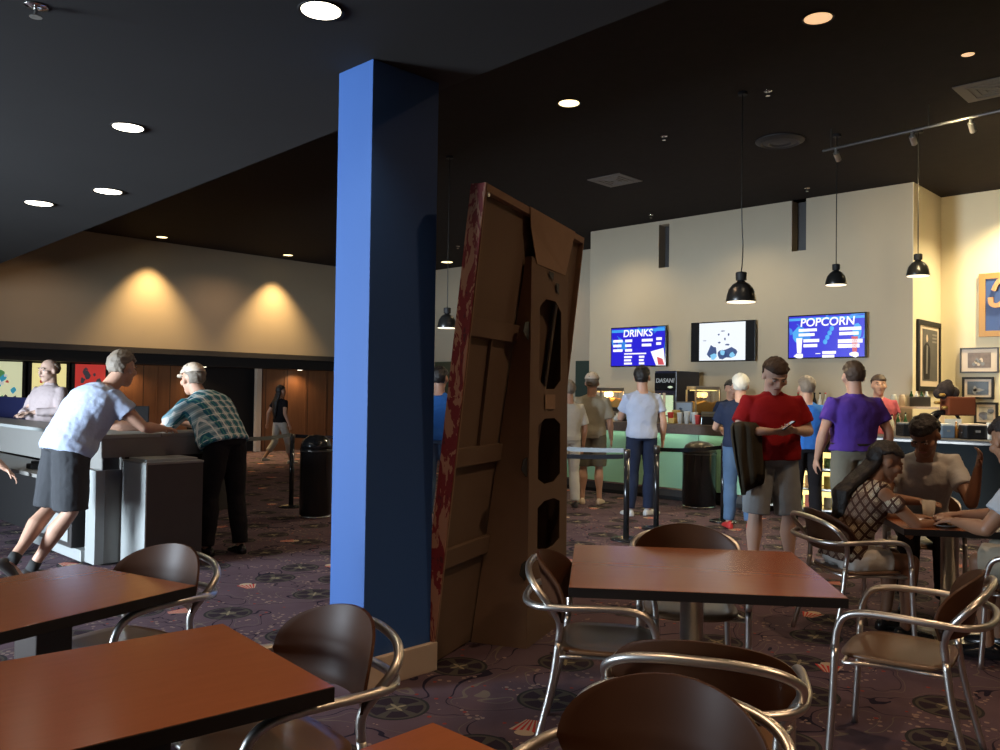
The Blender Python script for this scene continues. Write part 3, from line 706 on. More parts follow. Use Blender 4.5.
for a in ((-.34, .02, .05, .008), (-.05, -.02, .03, .02), (.06, .04, .02, .035), (.02, .18, .05, .012), (-.06, .12, .02, .02), (.13, .12, .02, .03), (.1, -.06, .05, .02)): blob(t, 'blue_emit', *a, n=7)
t, w_, h_ = tv(788, 866, 316, 359, 'right menu screen, blue, headed POPCORN')
slab(t, 'display', 'tvblue', -w_/2+.02, w_/2-.02, -h_/2+.02, h_/2-.02, -.0005)
slab(t, 'top_band', 'cyan_emit', -w_/2+.02, w_/2-.02, h_/2-.09, h_/2-.05, -.002)
for a in ((-.46, .03, .10, .15), (.50, .05, .08, .14)): blob(t, 'cyan_emit', *a, y=-.002, name='background_shape')
text_mesh('heading', 'POPCORN', .185, 'text_emit', t, (.02, -.006, h_/2-.13), (R(90), 0, 0), shear=.1)
lines(t, -.44, .13, .30, 2, .075, .045); lines(t, -.36, -.04, .26, 2, .08, .05); lines(t, .22, .13, .34, 2, .075, .05); lines(t, .20, -.06, .38, 2, .075, .06); lines(t, -.05, -.24, .22, 2, .058, .045); lines(t, -.16, -.27, .08, 1, .07, .012)
for x in (-.43, .46):
    bm = bmesh.new(); prism(bm, [(x-.05, -.006, -.02), (x+.05, -.006, -.02), (x+.035, -.006, -.26), (x-.035, -.006, -.26)], (0, -.002, 0)); link('popcorn_picture', bm, 'red_emit' if x > 0 else 'text_emit', t)
    blob(t, 'text_emit', x, -.30, .10, .055, -.008, 9, 'popcorn_picture')
for i in range(4):
    bm = bmesh.new(); ell(bm, (.10-.035*i, -.005, .12-.07*i), (.035, .002, .04)); link('bubble_picture', bm, 'cyan_emit', t)
# ================================================================ CONCESSION COUNTER
FA = 10.79
CZ = 1.14
t = thing('concession_counter', 'long concession counter with pale green front and brown stone top', 'counter', (FA, 5.3, 0))
LEN = 4.3
link('countertop', B(-.06, .62, 0, LEN, CZ-.14, CZ, .008), 'ctop', t)
for i in range(4):
    y0 = LEN*i/4; link('green_front_panel', B(0, .03, y0+.006, y0+LEN/4-.006, .19, CZ-.145), 'green', t)
link('body', B(.03, .58, .02, LEN-.02, .06, CZ-.145), 'dark', t); link('metal_foot_strip', B(-.005, .0, .01, LEN, .165, .188), 'chrome', t); link('kick_base', B(.06, .56, .01, LEN, 0, .165), 'black', t)
# added lamps under the stone lip, no real fittings, brighten the green front
for y in (.6, 1.7, 2.8, 3.8):
    l = bpy.data.lights.new('added_front_wash', 'AREA'); l.shape = 'RECTANGLE'; l.size = .9; l.size_y = .03; l.energy = .5; l.color = (.9, 1, .8)
    o = bpy.data.objects.new('added_front_wash', l); COL.objects.link(o); o.location = (FA-.045, 5.3+y, CZ-.142); o.rotation_euler = (0, R(-14), R(90)); o.rotation_euler = Euler((0, 0, R(90)))
t = thing('candy_case', 'dark display case with three lit yellow shelves between the two men', 'display case', (FA-.25, 4.22, 0))
link('back_body', B(.45, .8, 0, 1.0, 0, 1.02), 'black', t); link('case_top', B(0, .8, -.02, 1.02, 1.03, 1.07, .004), 'darkmetal', t)
for y in (0, .97): link('corner_post', B(0, .03, y, y+.03, 0, 1.03), 'chrome', t)
for i, z in enumerate((.12, .38, .64)):
    link('shelf', B(.02, .45, .03, .97, z, z+.02), 'metal', t)
    link('lit_backing', B(.43, .449, .05, .95, z+.03, z+.2), 'yel_emit', t)
random.seed(5)
cc = [mat('packet_%d' % i, c, .5) for i, c in enumerate(((.6, .45, .05), (.5, .1, .04), (.5, .45, .3), (.15, .3, .1), (.55, .25, .05)))]
n = 0
for i, z in enumerate((.14, .40, .66)):
    for j in range(7):
        y = 4.22+.08+.125*j; h = random.uniform(.08, .15)
        tag(link('candy_packet', B(0, .03, 0, .095, 0, h, .004), cc[(i*3+j*2) % 5], loc=(FA-.25+.22, y, z+.001)), ('small candy packets standing on the %s shelf of the lit case' % ('bottom', 'middle', 'top')[i]), 'candy packet', 'candy packets on the %s lit shelf' % ('bottom', 'middle', 'top')[i])
t = thing('bar_counter', 'dark bar counter with silver edge at the right, behind the seated group', 'counter', (FA-.1, -6.0, 0))
link('body', B(.08, .65, 0, 10.1, 0, 1.04), mat('dark_teal_front', (.012, .016, .018), .8, spec=.2), t); link('bar_top', B(0, .75, 0, 10.14, 1.06, 1.10, .008), 'dark', t); link('silver_edge', B(-.012, 0, 0, 10.1, 1.05, 1.075), 'darkmetal', t); link('recess_strip', B(.06, .7, 0, 10.1, 1.04, 1.06), 'black', t); link('foot_rail', tube(bmesh.new(), [(-.12, .1, .17), (-.12, 5, .17), (-.12, 10, .17)], .02, 8, 1), 'chrome', t)
# back counter under the screens
t = thing('back_counter', 'dark low counter along the wall below the menu screens', 'counter', (12.62, 4.85, 0)); link('body', B(0, .66, 0, 2.75, 0, .90), 'dark', t); link('worktop', B(-.03, .67, 0, 2.75, .90, .94, .004), 'metal', t)
t = thing('back_counter', 'dark low counter along the wall left of the drinks cooler', 'counter', (12.62, 8.35, 0)); link('body', B(0, .66, 0, 1.7, 0, .90), 'dark', t); link('worktop', B(-.03, .67, 0, 1.7, .90, .94, .004), 'metal', t)
# drinks cooler
p = on_a(655, 371, 12.4); q = on_a(676.5, 371, 12.4)
W_ = p.y-q.y
t = thing('drinks_cooler', 'black drinks cooler with lit glass door and white letters on its header', 'cooler', (12.4, q.y, 0))
H_ = p.z; link('cabinet', B(0, .75, 0, W_, .0, H_, .01), mat('cooler_black', (.012, .012, .03), .3), t)
link('lit_interior', B(-.012, -.002, .06, W_-.04, .15, H_-.42), 'grn_emit', t); link('glass_door', B(-.03, -.018, .03, W_-.02, .12, H_-.38), 'glass', t)
for z in (.5, .85, 1.2): link('shelf', B(-.016, -.0125, .06, W_-.04, z, z+.02), 'darkmetal', t)
link('door_bar', B(-.045, -.03, W_*.45, W_*.45+.04, .12, H_-.38), 'yel_emit' if 0 else 'trim', t)
link('header', B(-.02, -.001, .01, W_-.01, H_-.34, H_-.04), 'blackg', t)
text_mesh('header_lettering', 'DASANI', .105, mat('header_white', (.35, .36, .36), .5, emit=(.5, .55, .55), es=.12), t, (-.023, W_/2, H_-.17), (R(90), 0, R(-90)), shear=.15)
bm = bmesh.new(); ell(bm, (-.022, W_*.25, H_-.28), (.003, .05, .02)); link('header_emblem', bm, mat('emblem_white', (.6, .65, .5), .5, emit=(.6, .7, .45), es=.4), t)
def onctr(px, py, a, z): p = on_z(px, py, z); r = ray(px, py); p = r*(a/r.x)+Vector((0, 0, CAMZ)); return Vector((a, p.y, z))
# poster leaning at cooler side
p = onctr(684, 405, 12.32, 1.0); t = thing('framed_notice', 'pale blue notice in a frame standing at the side of the drinks cooler', 'notice', (11.35, onctr(684, 405, 11.35, 1).y, CZ+.001), R(-60))
link('frame', B(-.13, .13, 0, .02, 0, .33), 'greyc', t); link('print', B(-.115, .115, -.004, -.0005, .02, .31), mat('notice_blue', (.30, .38, .48), .5), t)
random.seed(8)
for a in ((-.03, .12, .05, .05), (.04, .17, .03, .03), (-.05, .22, .03, .02)): blob(t, mat('notice_ink', (.06, .10, .18), .5), a[0], a[1], a[2], a[3], -.006, 8, 'print_picture')
# popcorn warmers
def warmer(px, pyb, D_a, w, h, label, m, zb):
    p = onctr(px, pyb, D_a, zb)
    t = thing('popcorn_warmer', label, 'popcorn warmer', p, R(-35), 'glass popcorn warmers')
    link('base', B(-w/2, w/2, -.18, .18, 0, .06, .004), 'darkmetal', t); link('roof', B(-w/2, w/2, -.18, .18, h-.06, h, .004), 'metal' , t)
    for sx in (-1, 1):
        for sy in (-1, 1): link('corner_post', B(sx*w/2-.012, sx*w/2+.012, sy*.18-.012, sy*.18+.012, .06, h-.06), 'metal', t)
    bm = bmesh.new(); random.seed(int(px))
    box(bm, -w/2+.03, w/2-.03, -.14, .14, .065, h*.45)
    bmesh.ops.subdivide_edges(bm, edges=bm.edges, cuts=5, use_grid_fill=True)
    for v in bm.verts:
        if v.co.z > h*.35: v.co.z += random.uniform(-.03, .05)
    o = link('popcorn', bm, mat('popcorn_'+str(int(px)), (.55, .33, .10), .8, bump=1, bs=60), t); o['kind'] = 'stuff'
    link('warm_light_strip', B(-w/2+.03, w/2-.03, -.12, .12, h-.075, h-.062), m, t)
    link('glass', B(-w/2, w/2, -.186, -.182, .06, h-.06), 'glass', t)
    l = bpy.data.lights.new('warmer_lamp', 'POINT'); l.energy = 7 if m == 'org_emit' else .8; l.color = (1, .6, .2); l.shadow_soft_size = .05
    o = bpy.data.objects.new('warmer_lamp', l); COL.objects.link(o); o.location = p+Vector((0, 0, h*.72))
warmer(609, 410, 11.9, .42, .40, 'glowing orange popcorn warmer at the left end of the concession counter', 'org_emit', 1.28)
warmer(703, 412, 12.1, .42, .50, 'tall glass popcorn warmer right of the drinks cooler', 'yel_emit', 1.22)
for (px, a) in ((609, 11.9), (703, 12.1)):
    p = onctr(px, 410, a, 0); t = thing('equipment_stand', {609: 'steel stand under the glowing orange popcorn warmer', 703: 'steel stand under the tall popcorn warmer beside the cooler'}[px], 'stand', p, R(-35))
    zt_ = {609: 1.279, 703: 1.219}[px]
    link('top', B(-.2, .2, -.17, .17, zt_-.04, zt_), 'metal', t)
    for sx in (-1, 1):
        for sy in (-1, 1): link('leg', B(sx*.17-.02, sx*.17+.02, sy*.14-.02, sy*.14+.02, 0, zt_-.04), 'darkmetal', t)
# small things on the concession counter
def cup(bm, r, h): return lathe(bm, [(r*.72, 0), (r, h), (r*1.06, h+.005), (r*1.06, h+.015), (r*.3, h+.02)], n=18)
def item(name, px, pyb, a, z, bm, m, label, cat, group=None, sm=True, rz=0):
    return tag(link(name, bm, m, smooth=sm, loc=onctr(px, pyb, a, z+.001), rz=rz), label, cat, group)
M['paperc'] = mat('paper_cup', (.62, .62, .58), .6); M['redp'] = mat('red_paper', (.55, .05, .04), .6); M['bluep'] = mat('blue_paper', (.12, .28, .38), .6); M['yelp'] = mat('yellow_paper', (.6, .42, .12), .6)
for i, (px, m, lb, h) in enumerate(((653, 'darkmetal', 'dark cup at the left of the row on the concession counter', .10), (662, 'bluep', 'blue patterned cup beside the red one on the concession counter', .13), (670.5, 'redp', 'red popcorn tub in the row of cups on the concession counter', .15),
      (680, 'paperc', 'white cup between the red tub and the dark dispenser on the concession counter', .15), (687, 'paperc', 'white cup with stacked lids in front of the dark cup holder', .17), (694.5, 'paperc', 'white cup just left of the cash register', .16), (697.8, 'redp', 'slim red packet against the left side of the cash register', .12))):
    item('paper_cup' if m != 'redp' or px < 690 else 'red_packet', px, 421, 11.0, CZ, cup(bmesh.new(), .045 if px != 699 else .02, h), m, lb, 'cup')
item('bag', 672, 421, 10.95, CZ, B(-.03, .03, -.045, .045, 0, .08, .01), 'yelp', 'yellow packet in front of the red popcorn tub', 'packet')
for px, lb, h in ((720, 'tall stack of cream popcorn tubs, left of the pair beside the register', .22), (726.5, 'tall stack of cream popcorn tubs, right of the pair beside the register', .27)):
    t = thing('tub_stack', lb, 'cup stack', onctr(px, 423, 11.05, CZ+.001), 0, 'stacked cream tubs')
    for k in range(3): bm = lathe(bmesh.new(), [(.030, 0), (.042, h*.62), (.045, h*.63)], n=18, cap=True); o = link('tub', bm, 'trim', t, True); o.location = (0, 0, k*h*.17)
t = thing('cash_register', 'black cash register on the concession counter left of the tub stacks', 'register', onctr(709.5, 424, 11.05, CZ+.001), R(-60))
link('body', B(-.12, .12, -.12, .12, 0, .12, .01), 'blackg', t); bm = bmesh.new(); prism(bm, [(-.12, -.12, .12), (-.12, .12, .12), (-.12, .12, .19), (-.12, -.05, .16)], (.24, 0, 0)); link('display_head', bm, 'black', t)
item('napkin_box', 583, 418, 11.1, CZ, B(-.08, .08, -.1, .1, 0, .1, .01), 'dark', 'dark napkin box at the far left of the concession counter', 'box', sm=False)
for px, h, m, lb in ((600, .09, 'blackg', 'low black dish left of the glowing popcorn warmer'), (617, .12, 'paperc', 'white cup below the glowing popcorn warmer'), (624, .2, 'darkmetal', 'dark pump bottle left of the man in grey-blue T-shirt')):
    item('counter_item', px, 419, 11.05, CZ, lathe(bmesh.new(), [(.05, 0), (.055, h*.6), (.02, h*.8), (.015, h)], n=16), m, lb, 'container')
# soda taps / bottles against wall below right screen
random.seed(11)
def bottle(px, pyb, a, z, m, lb, h=.28, r=.035, grp=None):
    t = thing('bottle', lb, 'bottle', onctr(px, pyb, a, z+.001), 0, grp)
    link('glass_body', lathe(bmesh.new(), [(r*.9, 0), (r, .01), (r, h*.58), (r*.85, h*.66), (r*.36, h*.78), (r*.33, h*.94)], n=16), m, t, True)
    link('cap', lathe(bmesh.new(), [(r*.4, h*.94), (r*.4, h)], n=12), 'redp' if (px*7) % 3 < 1 else 'blackg', t)
    link('paper_label', lathe(bmesh.new(), [(r*1.02, h*.18), (r*1.02, h*.45)], n=16, cap=False), 'trim', t, True)
M['gbottle'] = mat('green_glass', (.02, .06, .02), .1, spec=.8); M['abottle'] = mat('amber_glass', (.16, .06, .01), .1, spec=.8); M['cbottle'] = mat('pale_glass', (.5, .5, .42), .08, spec=.8)
sh_ = thing('wall_shelf', 'wall shelf of tall bottles between the man in red and the man in purple', 'shelf', (TVA-.25, 4.4, 1.28))
link('board', B(0, .25, 0, 2.0, -.03, 0), 'metal', sh_); link('bracket', B(.2, .25, .5, .54, -.2, -.03), 'darkmetal', sh_)
for i, (px, m) in enumerate(((804, 'redp'), (809, 'redp'), (814.5, 'blackg'), (820, 'paperc'), (825.5, 'cbottle'), (798, 'abottle'))):
    bottle(px, 402, TVA-.13, 1.28, m, ['first red bottle', 'second red bottle', 'black bottle', 'white bottle', 'pale clear bottle', 'amber bottle'][i]+' on the shelf above the lit candy case', .36, .035)
for i, (px, h) in enumerate(((747, .3), (753, .24), (760, .27), (729, .3), (722, .25))):
    bottle(px, 408, 12.9, .94 if 0 else .941, 'darkmetal' if i < 3 else 'gbottle', ['tall', 'short', 'middle sized', 'first far', 'second far'][i]+' dark bottle on the back counter below the middle screen', h+.1, .04)
# bottle shelf standing in front of the bright corner
SA = 12.95
sz = on_a(915, 406.5, SA).z; y1_ = on_a(888, 406, SA).y; y0_ = on_a(942, 406, SA).y
t = thing('bottle_shelf', 'cream standing shelf behind the bar carrying a dark bottle crate and jars', 'shelf', (SA-.14, y0_, 0)); wid = y1_-y0_
link('board', B(0, .28, 0, wid, sz-.03, sz), 'trim', t); link('board', B(0, .28, 0, wid, .96, .99), 'trim', t)
for y in (0, wid-.03): link('side_panel', B(.02, .26, y, y+.03, 0, sz-.031), 'trim', t)
t2 = thing('bottle_crate', 'dark crate of white-capped bottles on the cream standing shelf', 'crate', onctr(919, 405, SA, sz+.001), R(-60)); link('crate_body', B(-.14, .14, -.07, .07, 0, .14, .004), 'darkmetal', t2)
for i in range(4): o = link('bottle_neck', lathe(bmesh.new(), [(.03, .141), (.025, .17), (.012, .19), (.012, .22)], n=12), 'paperc' if i % 2 else 'gbottle', t2, True); o.location = (-.102+.068*i, 0, 0)
for px, m, lb in ((894, 'cbottle', 'left'), (902, 'trim', 'right')): item('jar', px, 405, SA, sz, lathe(bmesh.new(), [(.045, 0), (.045, .13), (.035, .15), (.035, .17)], n=16), m, lb+' small pale jar on the cream standing shelf', 'jar')
# back bar
t = thing('back_bar', 'dark back bar cabinet under the framed pictures', 'counter', (14.02, -5.0, 0)); link('body', B(0, .58, 0, 9.2, 0, 1.02), 'dark', t); link('worktop', B(-.02, .58, 0, 9.2, 1.02, 1.06, .004), 'black', t)
BZ = 1.101; BA = 11.1
for px, m, h, lb in ((898, 'gbottle', .29, 'green wine bottle with pale label, left one on the bar'), (905.5, 'gbottle', .29, 'green wine bottle, middle one on the bar'), (913, 'cbottle', .24, 'clear bottle, right one on the bar'), (886, 'redp', .3, 'red bottle on the bar beside the man in purple'), (892, 'cbottle', .26, 'clear bottle on the bar beside the man in purple')):
    bottle(px, 430, BA+.2, BZ, m, lb, h, .028)
def reg(px, lb, w, h, m, m2, name='receipt_printer'):
    t = thing(name, lb, 'register', onctr(px, 432, BA, BZ), R(-50)); link('body', B(-w/2, w/2, -.12, .12, 0, h, .012), m, t); link('top_cover', B(-w/2+.01, w/2-.01, -.11, .11, h, h+.02, .005), m2, t)
    bm = B(-w*.12, w*.12, -.124, -.1205, h*.5, h*.66); link('front_plate', bm, 'greyc', t)
reg(910, 'dark cash register on the bar, left of the seated man in white', .26, .15, 'blackg', 'greyc', 'cash_register')
reg(944, 'blue grey box on the bar directly under the brown machine', .15, .15, mat('slate_blue', (.10, .14, .19), .5), 'paperc')
reg(973, 'black cash register on the bar below the small framed pictures', .24, .16, 'blackg', 'trim', 'cash_register')
for i, px in enumerate((991, 1001)):
    t = thing('napkin_stack', ['left', 'right'][i]+' stack of white napkins on the bar at the right edge', 'napkins', onctr(px, 430, BA, BZ), R(-50)); bm = B(-.04, .04, -.04, .04, 0, .2, .01); link('napkins', bm, 'paperc', t)
item('pen_cup', 956.3, 432, BA, BZ, lathe(bmesh.new(), [(.025, 0), (.03, .1), (.012, .12), (.012, .2)], n=14), 'abottle', 'small dark bottle right of the blue grey box', 'container')
# brown machine: dark round top, reddish box, black curved legs
p = onctr(944, 428, 11.6, 1.101)
t = thing('vintage_machine', 'old machine with dark round top, red brown box and black curved legs on the bar', 'machine', p, R(-42))
link('box_body', B(.0, .36, -.1, .1, .26, .50, .02), mat('red_brown_box', (.13, .035, .015), .6, spec=.2), t)
bm = bmesh.new()
for c_, r_ in (((0, 0, 0), (.12, .08, .12)), ((-.09, 0, -.04), (.07, .06, .07)), ((.10, 0, -.03), (.08, .06, .08)), ((.03, 0, .08), (.06, .05, .06))): ell(bm, c_, r_)
link('round_top', bm, mat('dark_mottled', (.028, .022, .022), .85, var=.8, vs=30, spec=.1), t, True).location = (.02, 0, .58)
for pts in ([(-.18, 0, 0), (-.2, 0, .18), (-.12, 0, .28), (.0, 0, .3)], [(-.05, .03, .28), (-.1, .03, .2), (-.02, .03, .12)]): link('leg', tube(bmesh.new(), pts, .035, 10), 'blackg', t, True)
link('leg', tube(bmesh.new(), [(.16, 0, .27), (.2, 0, .2), (.12, 0, .1), (.10, 0, .0)], .02, 8), 'blackg', t, True)
for x, z in ((-.12, .42), (-.06, .52), (-.02, .36)): link('brass_fitting', lathe(bmesh.new(), [(.03, -.02), (.045, 0), (.03, .02)], c=(x, -.05, z), n=14), mat('brass%d' % int(x*100+50), (.45, .28, .08), .3, .8), t, True)
link('paper_flags', B(-.06, .16, -.115, -.11, .13, .22), 'paperc', t)
# ================================================================ PICTURES ON THE BRIGHT WALLS
def frame_on_b(l, r, tp, bt, label):          # on the return wall (faces -b)
    p = on_b(l, tp, CB); q = on_b(r, tp, CB); z0 = on_b(l, bt, CB).z
    t = thing('framed_poster', label, 'picture', (p.x, CB-.03, z0)); return t, q.x-p.x, p.z-z0
t, w2, h2 = frame_on_b(915.5, 938, 319, 391, 'tall black framed poster of a dark standing figure on the bright return wall')
fr = lambda t, w2, h2, b, m='blackg': [link('frame', B(x0, x1, -.02, .025, z0, z1, .003), m, t) for x0, x1, z0, z1 in ((0, b, 0, h2), (w2-b, w2, 0, h2), (b, w2-b, 0, b), (b, w2-b, h2-b, h2))]
fr(t, w2, h2, .075, 'black')
link('mat_board', B(.075, w2-.075, -.002, .02, .075, h2-.075), 'trim', t)
X = lambda f: w2*f
Z = lambda f: h2*f
link('print', B(X(.20), X(.86), -.006, -.003, Z(.15), Z(.88)), mat('print_dark', (.085, .08, .075), .6, var=.3), t)
bm = bmesh.new(); prism(bm, [(X(a_), -.008, Z(b_)) for a_, b_ in ((.26, .17), (.50, .17), (.54, .45), (.52, .62), (.44, .68), (.32, .68), (.24, .62), (.22, .42))], (0, -.001, 0)); link('printed_figure', bm, 'black', t)
bm = bmesh.new(); prism(bm, [(X(a_), -.010, Z(b_)) for a_, b_ in ((.34, .25), (.40, .25), (.42, .64), (.36, .66))], (0, -.001, 0)); link('printed_figure', bm, 'greyc', t)
bm = bmesh.new(); prism(bm, [(X(.38)+.045*math.cos(q_), -.010, Z(.75)+.06*math.sin(q_)) for q_ in [2*PI*i/12 for i in range(12)]], (0, -.001, 0)); link('printed_figure', bm, 'trim', t)
for k in range(3): link('printed_lines', B(X(.62), X(.82), -.009, -.0075, Z(.80-.05*k), Z(.825-.05*k)), 'greyc', t)
def frame_on_a(l, r, tp, bt, label, m, mb_, b=.05, name='framed_picture', mw=.07):
    p = on_a(l, tp, RTA-.04); q = on_a(r, tp, RTA-.04); z0 = on_a(l, bt, RTA-.04).z; w2 = p.y-q.y; h2 = p.z-z0
    t = thing(name, label, 'picture', (RTA-.03, p.y, z0), R(-90))
    fr(t, w2, h2, b, m); link('mat_board', B(b, w2-b, -.002, .02, b, h2-b), mb_, t); return t, w2, h2
t, w2, h2 = frame_on_a(960, 999, 348, 373, 'silver framed picture of a scene with many small figures, top one of three', 'dark', 'trim', .022)
link('print', B(.11, w2-.11, -.006, -.003, .08, h2-.08), mat('print_sepia', (.16, .11, .08), .5, var=.7, vs=12), t); random.seed(4)
for k in range(7): blob(t, 'trim' if k % 2 else 'greyc', .2+(w2-.4)*k/7, h2*.35+.03*(k % 3), .03, .04, -.008, 7, 'printed_shape')
t, w2, h2 = frame_on_a(962, 994, 377, 399, 'black framed dark night picture with a pale glow, middle one of three', 'black', 'trim', .035)
link('print', B(.075, w2-.075, -.006, -.003, .07, h2-.07), mat('print_night', (.03, .035, .035), .4, var=.6, vs=6), t)
for a in ((w2*.5, h2*.42, .10, .035), (w2*.40, h2*.40, .03, .09)): blob(t, 'greyc', *a, -.008, 9, 'printed_shape')
t, w2, h2 = frame_on_a(974, 998, 402, 424, 'small black framed picture, bottom one of three', 'black', 'trim', .035)
link('print', B(.07, w2-.07, -.006, -.003, .07, h2-.07), mat('print_grey', (.35, .33, .30), .5, var=.7, vs=14), t)
for a in ((w2*.4, h2*.4, .07, .07), (w2*.7, h2*.6, .06, .04)): blob(t, 'darkmetal', *a, -.008, 8, 'printed_shape')
t, w2, h2 = frame_on_a(979, 1040, 274, 337, 'large gold framed blue sign with a raised tan script letter B', mat('gold_frame', (.36, .19, .045), .5), mat('sign_blue', (.025, .06, .20), .5, var=.15, vs=3), .09, 'blue_sign')
M['tan'] = mat('tan_letter', (.44, .24, .11), .6)
bc = Vector((.60, -.03, h2*.64))
def stroke(pts, r0=.04):
    bm = bmesh.new(); P_ = catmull([bc+Vector((x, 0, z)) for x, z in pts], 8); rs = []
    for i, p in enumerate(P_):
        d = (P_[min(i+1, len(P_)-1)]-P_[max(i-1, 0)]).normalized(); n = Vector((-d.z, 0, d.x))*r0
        rs.append([p+n+Vector((0, .025, 0)), p+n-Vector((0, .02, 0)), p-n-Vector((0, .02, 0)), p-n+Vector((0, .025, 0))])
    rings(bm, rs); link('raised_letter', bm, 'tan', t)
bc = Vector((0, -.03, h2))
stroke([(.21, -.28), (.24, -.20), (.31, -.11), (.42, -.07), (.58, -.08), (.68, -.16), (.60, -.27), (.50, -.30), (.62, -.34), (.68, -.44), (.56, -.54), (.42, -.52)], .034)
stroke([(.44, -.10), (.40, -.26), (.34, -.44), (.26, -.51), (.18, -.48), (.165, -.38)], .034)
for i, (px, m, h, lb) in enumerate(((641, 'dark', .20, 'dark box on the counter hidden partly by the man in grey-blue T-shirt'), (648, 'trim', .12, 'low cream box on the counter right of the man in grey-blue T-shirt'), (657.5, 'metal', .16, 'steel canister between the dark cup and the blue cup'),
        (676, 'yelp', .20, 'tall yellow popcorn bag behind the red tub on the counter'))):
    item('counter_box', px, 419, 11.2, CZ, B(-.04, .04, -.05, .05, 0, h, .008), m, lb, 'box', sm=False)
# ================================================================ PEOPLE
V = Vector
def lerp(a, b, t): return V(a)*(1-t)+V(b)*t
def ering(c, ax, ay, rx, ry, n=20, p=2.0):
    out = []
    for i in range(n):
        a = 2*PI*i/n; ca, sa = math.cos(a), math.sin(a)
        out.append(V(c)+ax*rx*abs(ca)**(2/p)*(1 if ca >= 0 else -1)+ay*ry*abs(sa)**(2/p)*(1 if sa >= 0 else -1))
    return out
def capsule(bm, pts, rad, n=14, round_ends=(True, True), flat=1.0, side=None):
    P_ = [V(p) for p in pts]; rs = []
    for i, p in enumerate(P_):
        t = (P_[min(i+1, len(P_)-1)]-P_[max(i-1, 0)]).normalized()
        s = (V(side) if side is not None else (V((1, 0, 0)) if abs(t.x) < .9 else V((0, 1, 0)))); s = (s-t*s.dot(t)).normalized(); u = t.cross(s)
        if i == 0 and round_ends[0]:
            for k in (.05, .5, .85): a = k*PI/2; rs.append(ering(p-t*rad[0]*math.cos(a), s, u, rad[0]*math.sin(a), rad[0]*math.sin(a)*flat, n))
        rs.append(ering(p, s, u, rad[i], rad[i]*flat, n))
        if i == len(P_)-1 and round_ends[1]:
            for k in (.85, .5, .05): a = k*PI/2; rs.append(ering(p+t*rad[i]*math.cos(a), s, u, rad[i]*math.sin(a), rad[i]*math.sin(a)*flat, n))
    rings(bm, rs); return bm
STAND = dict(pelvis=(0, 0, .95), waist=(0, .005, 1.09), chest=(0, .0, 1.29), neck=(0, -.015, 1.47), head=(0, .015, 1.63),
    sL=(-.178, -.01, 1.392), sR=(.178, -.01, 1.392), eL=(-.245, -.03, 1.13), eR=(.245, -.03, 1.13), wL=(-.265, .05, .88), wR=(.265, .05, .88),
    hL=(-.09, 0, .92), hR=(.09, 0, .92), kL=(-.105, .02, .50), kR=(.105, .02, .50), aL=(-.115, -.02, .08), aR=(.115, -.02, .08), tL=(-.25, 1, 0), tR=(.25, 1, 0))
SIT = dict(pelvis=(0, -.06, .56), waist=(0, -.03, .69), chest=(0, .08, .89), neck=(0, .17, 1.06), head=(0, .25, 1.20),
    sL=(-.185, .13, 1.01), sR=(.185, .13, 1.01), eL=(-.25, .28, .80), eR=(.25, .28, .80), wL=(-.12, .50, .80), wR=(.12, .50, .80),
    hL=(-.09, -.04, .54), hR=(.09, -.04, .54), kL=(-.11, .38, .53), kR=(.11, .38, .53), aL=(-.12, .33, .09), aR=(.12, .33, .09), tL=(-.15, 1, 0), tR=(.15, 1, 0))
TOR = [(-.40, .115, .095), (-.1, .160, .112), (.3, .165, .116), (.7, .155, .110), (1.0, .148, .106), (1.4, .156, .111), (1.8, .172, .118), (2.2, .182, .117), (2.5, .178, .105), (2.75, .135, .085), (3.0, .066, .066)]
def spine(J, s):
    pts = [J['pelvis'], J['waist'], J['chest'], J['neck']]; P_ = [2*V(pts[0])-V(pts[1])]+[V(p) for p in pts]
    s += 1; i = max(0, min(3, int(math.floor(s)))); return P_[i]*(1-(s-i))+P_[i+1]*(s-i)
def torso(bm, J, lo, hi, grow, bld, belly, flare=0):
    st = [t for t in TOR if lo < t[0] < hi]
    def at_(s):
        for a, b in zip(TOR, TOR[1:]):
            if a[0] <= s <= b[0]: f = (s-a[0])/(b[0]-a[0]); return (s, a[1]+(b[1]-a[1])*f, a[2]+(b[2]-a[2])*f)
        return TOR[0] if s < TOR[0][0] else TOR[-1]
    st = [at_(lo) if lo >= TOR[0][0] else (lo, TOR[0][1], TOR[0][2])]+st+[at_(hi)]
    lat0 = (V(J['hR'])-V(J['hL'])).normalized(); lat1 = (V(J['sR'])-V(J['sL'])).normalized(); rs = []
    for s, rx, ry in st:
        c = spine(J, s); d = (spine(J, min(3, s+.15))-spine(J, max(-1, s-.15))).normalized(); f = max(0, min(1, s/2.5))
        lat = (lat0*(1-f)+lat1*f); lat = (lat-d*lat.dot(d)).normalized(); fw = d.cross(lat)
        w = math.exp(-((s-.8)/.7)**2)*belly; g = grow*(1 if s < 2.4 else .75)+(flare if s == lo else 0)
        k = bld if s < 2.9 else 1
        rs.append(ering(c+fw*w*.7, lat, fw, rx*k+g+w*.5, ry*k+g+w*.8, 24, 2.3))
    rings(bm, rs)
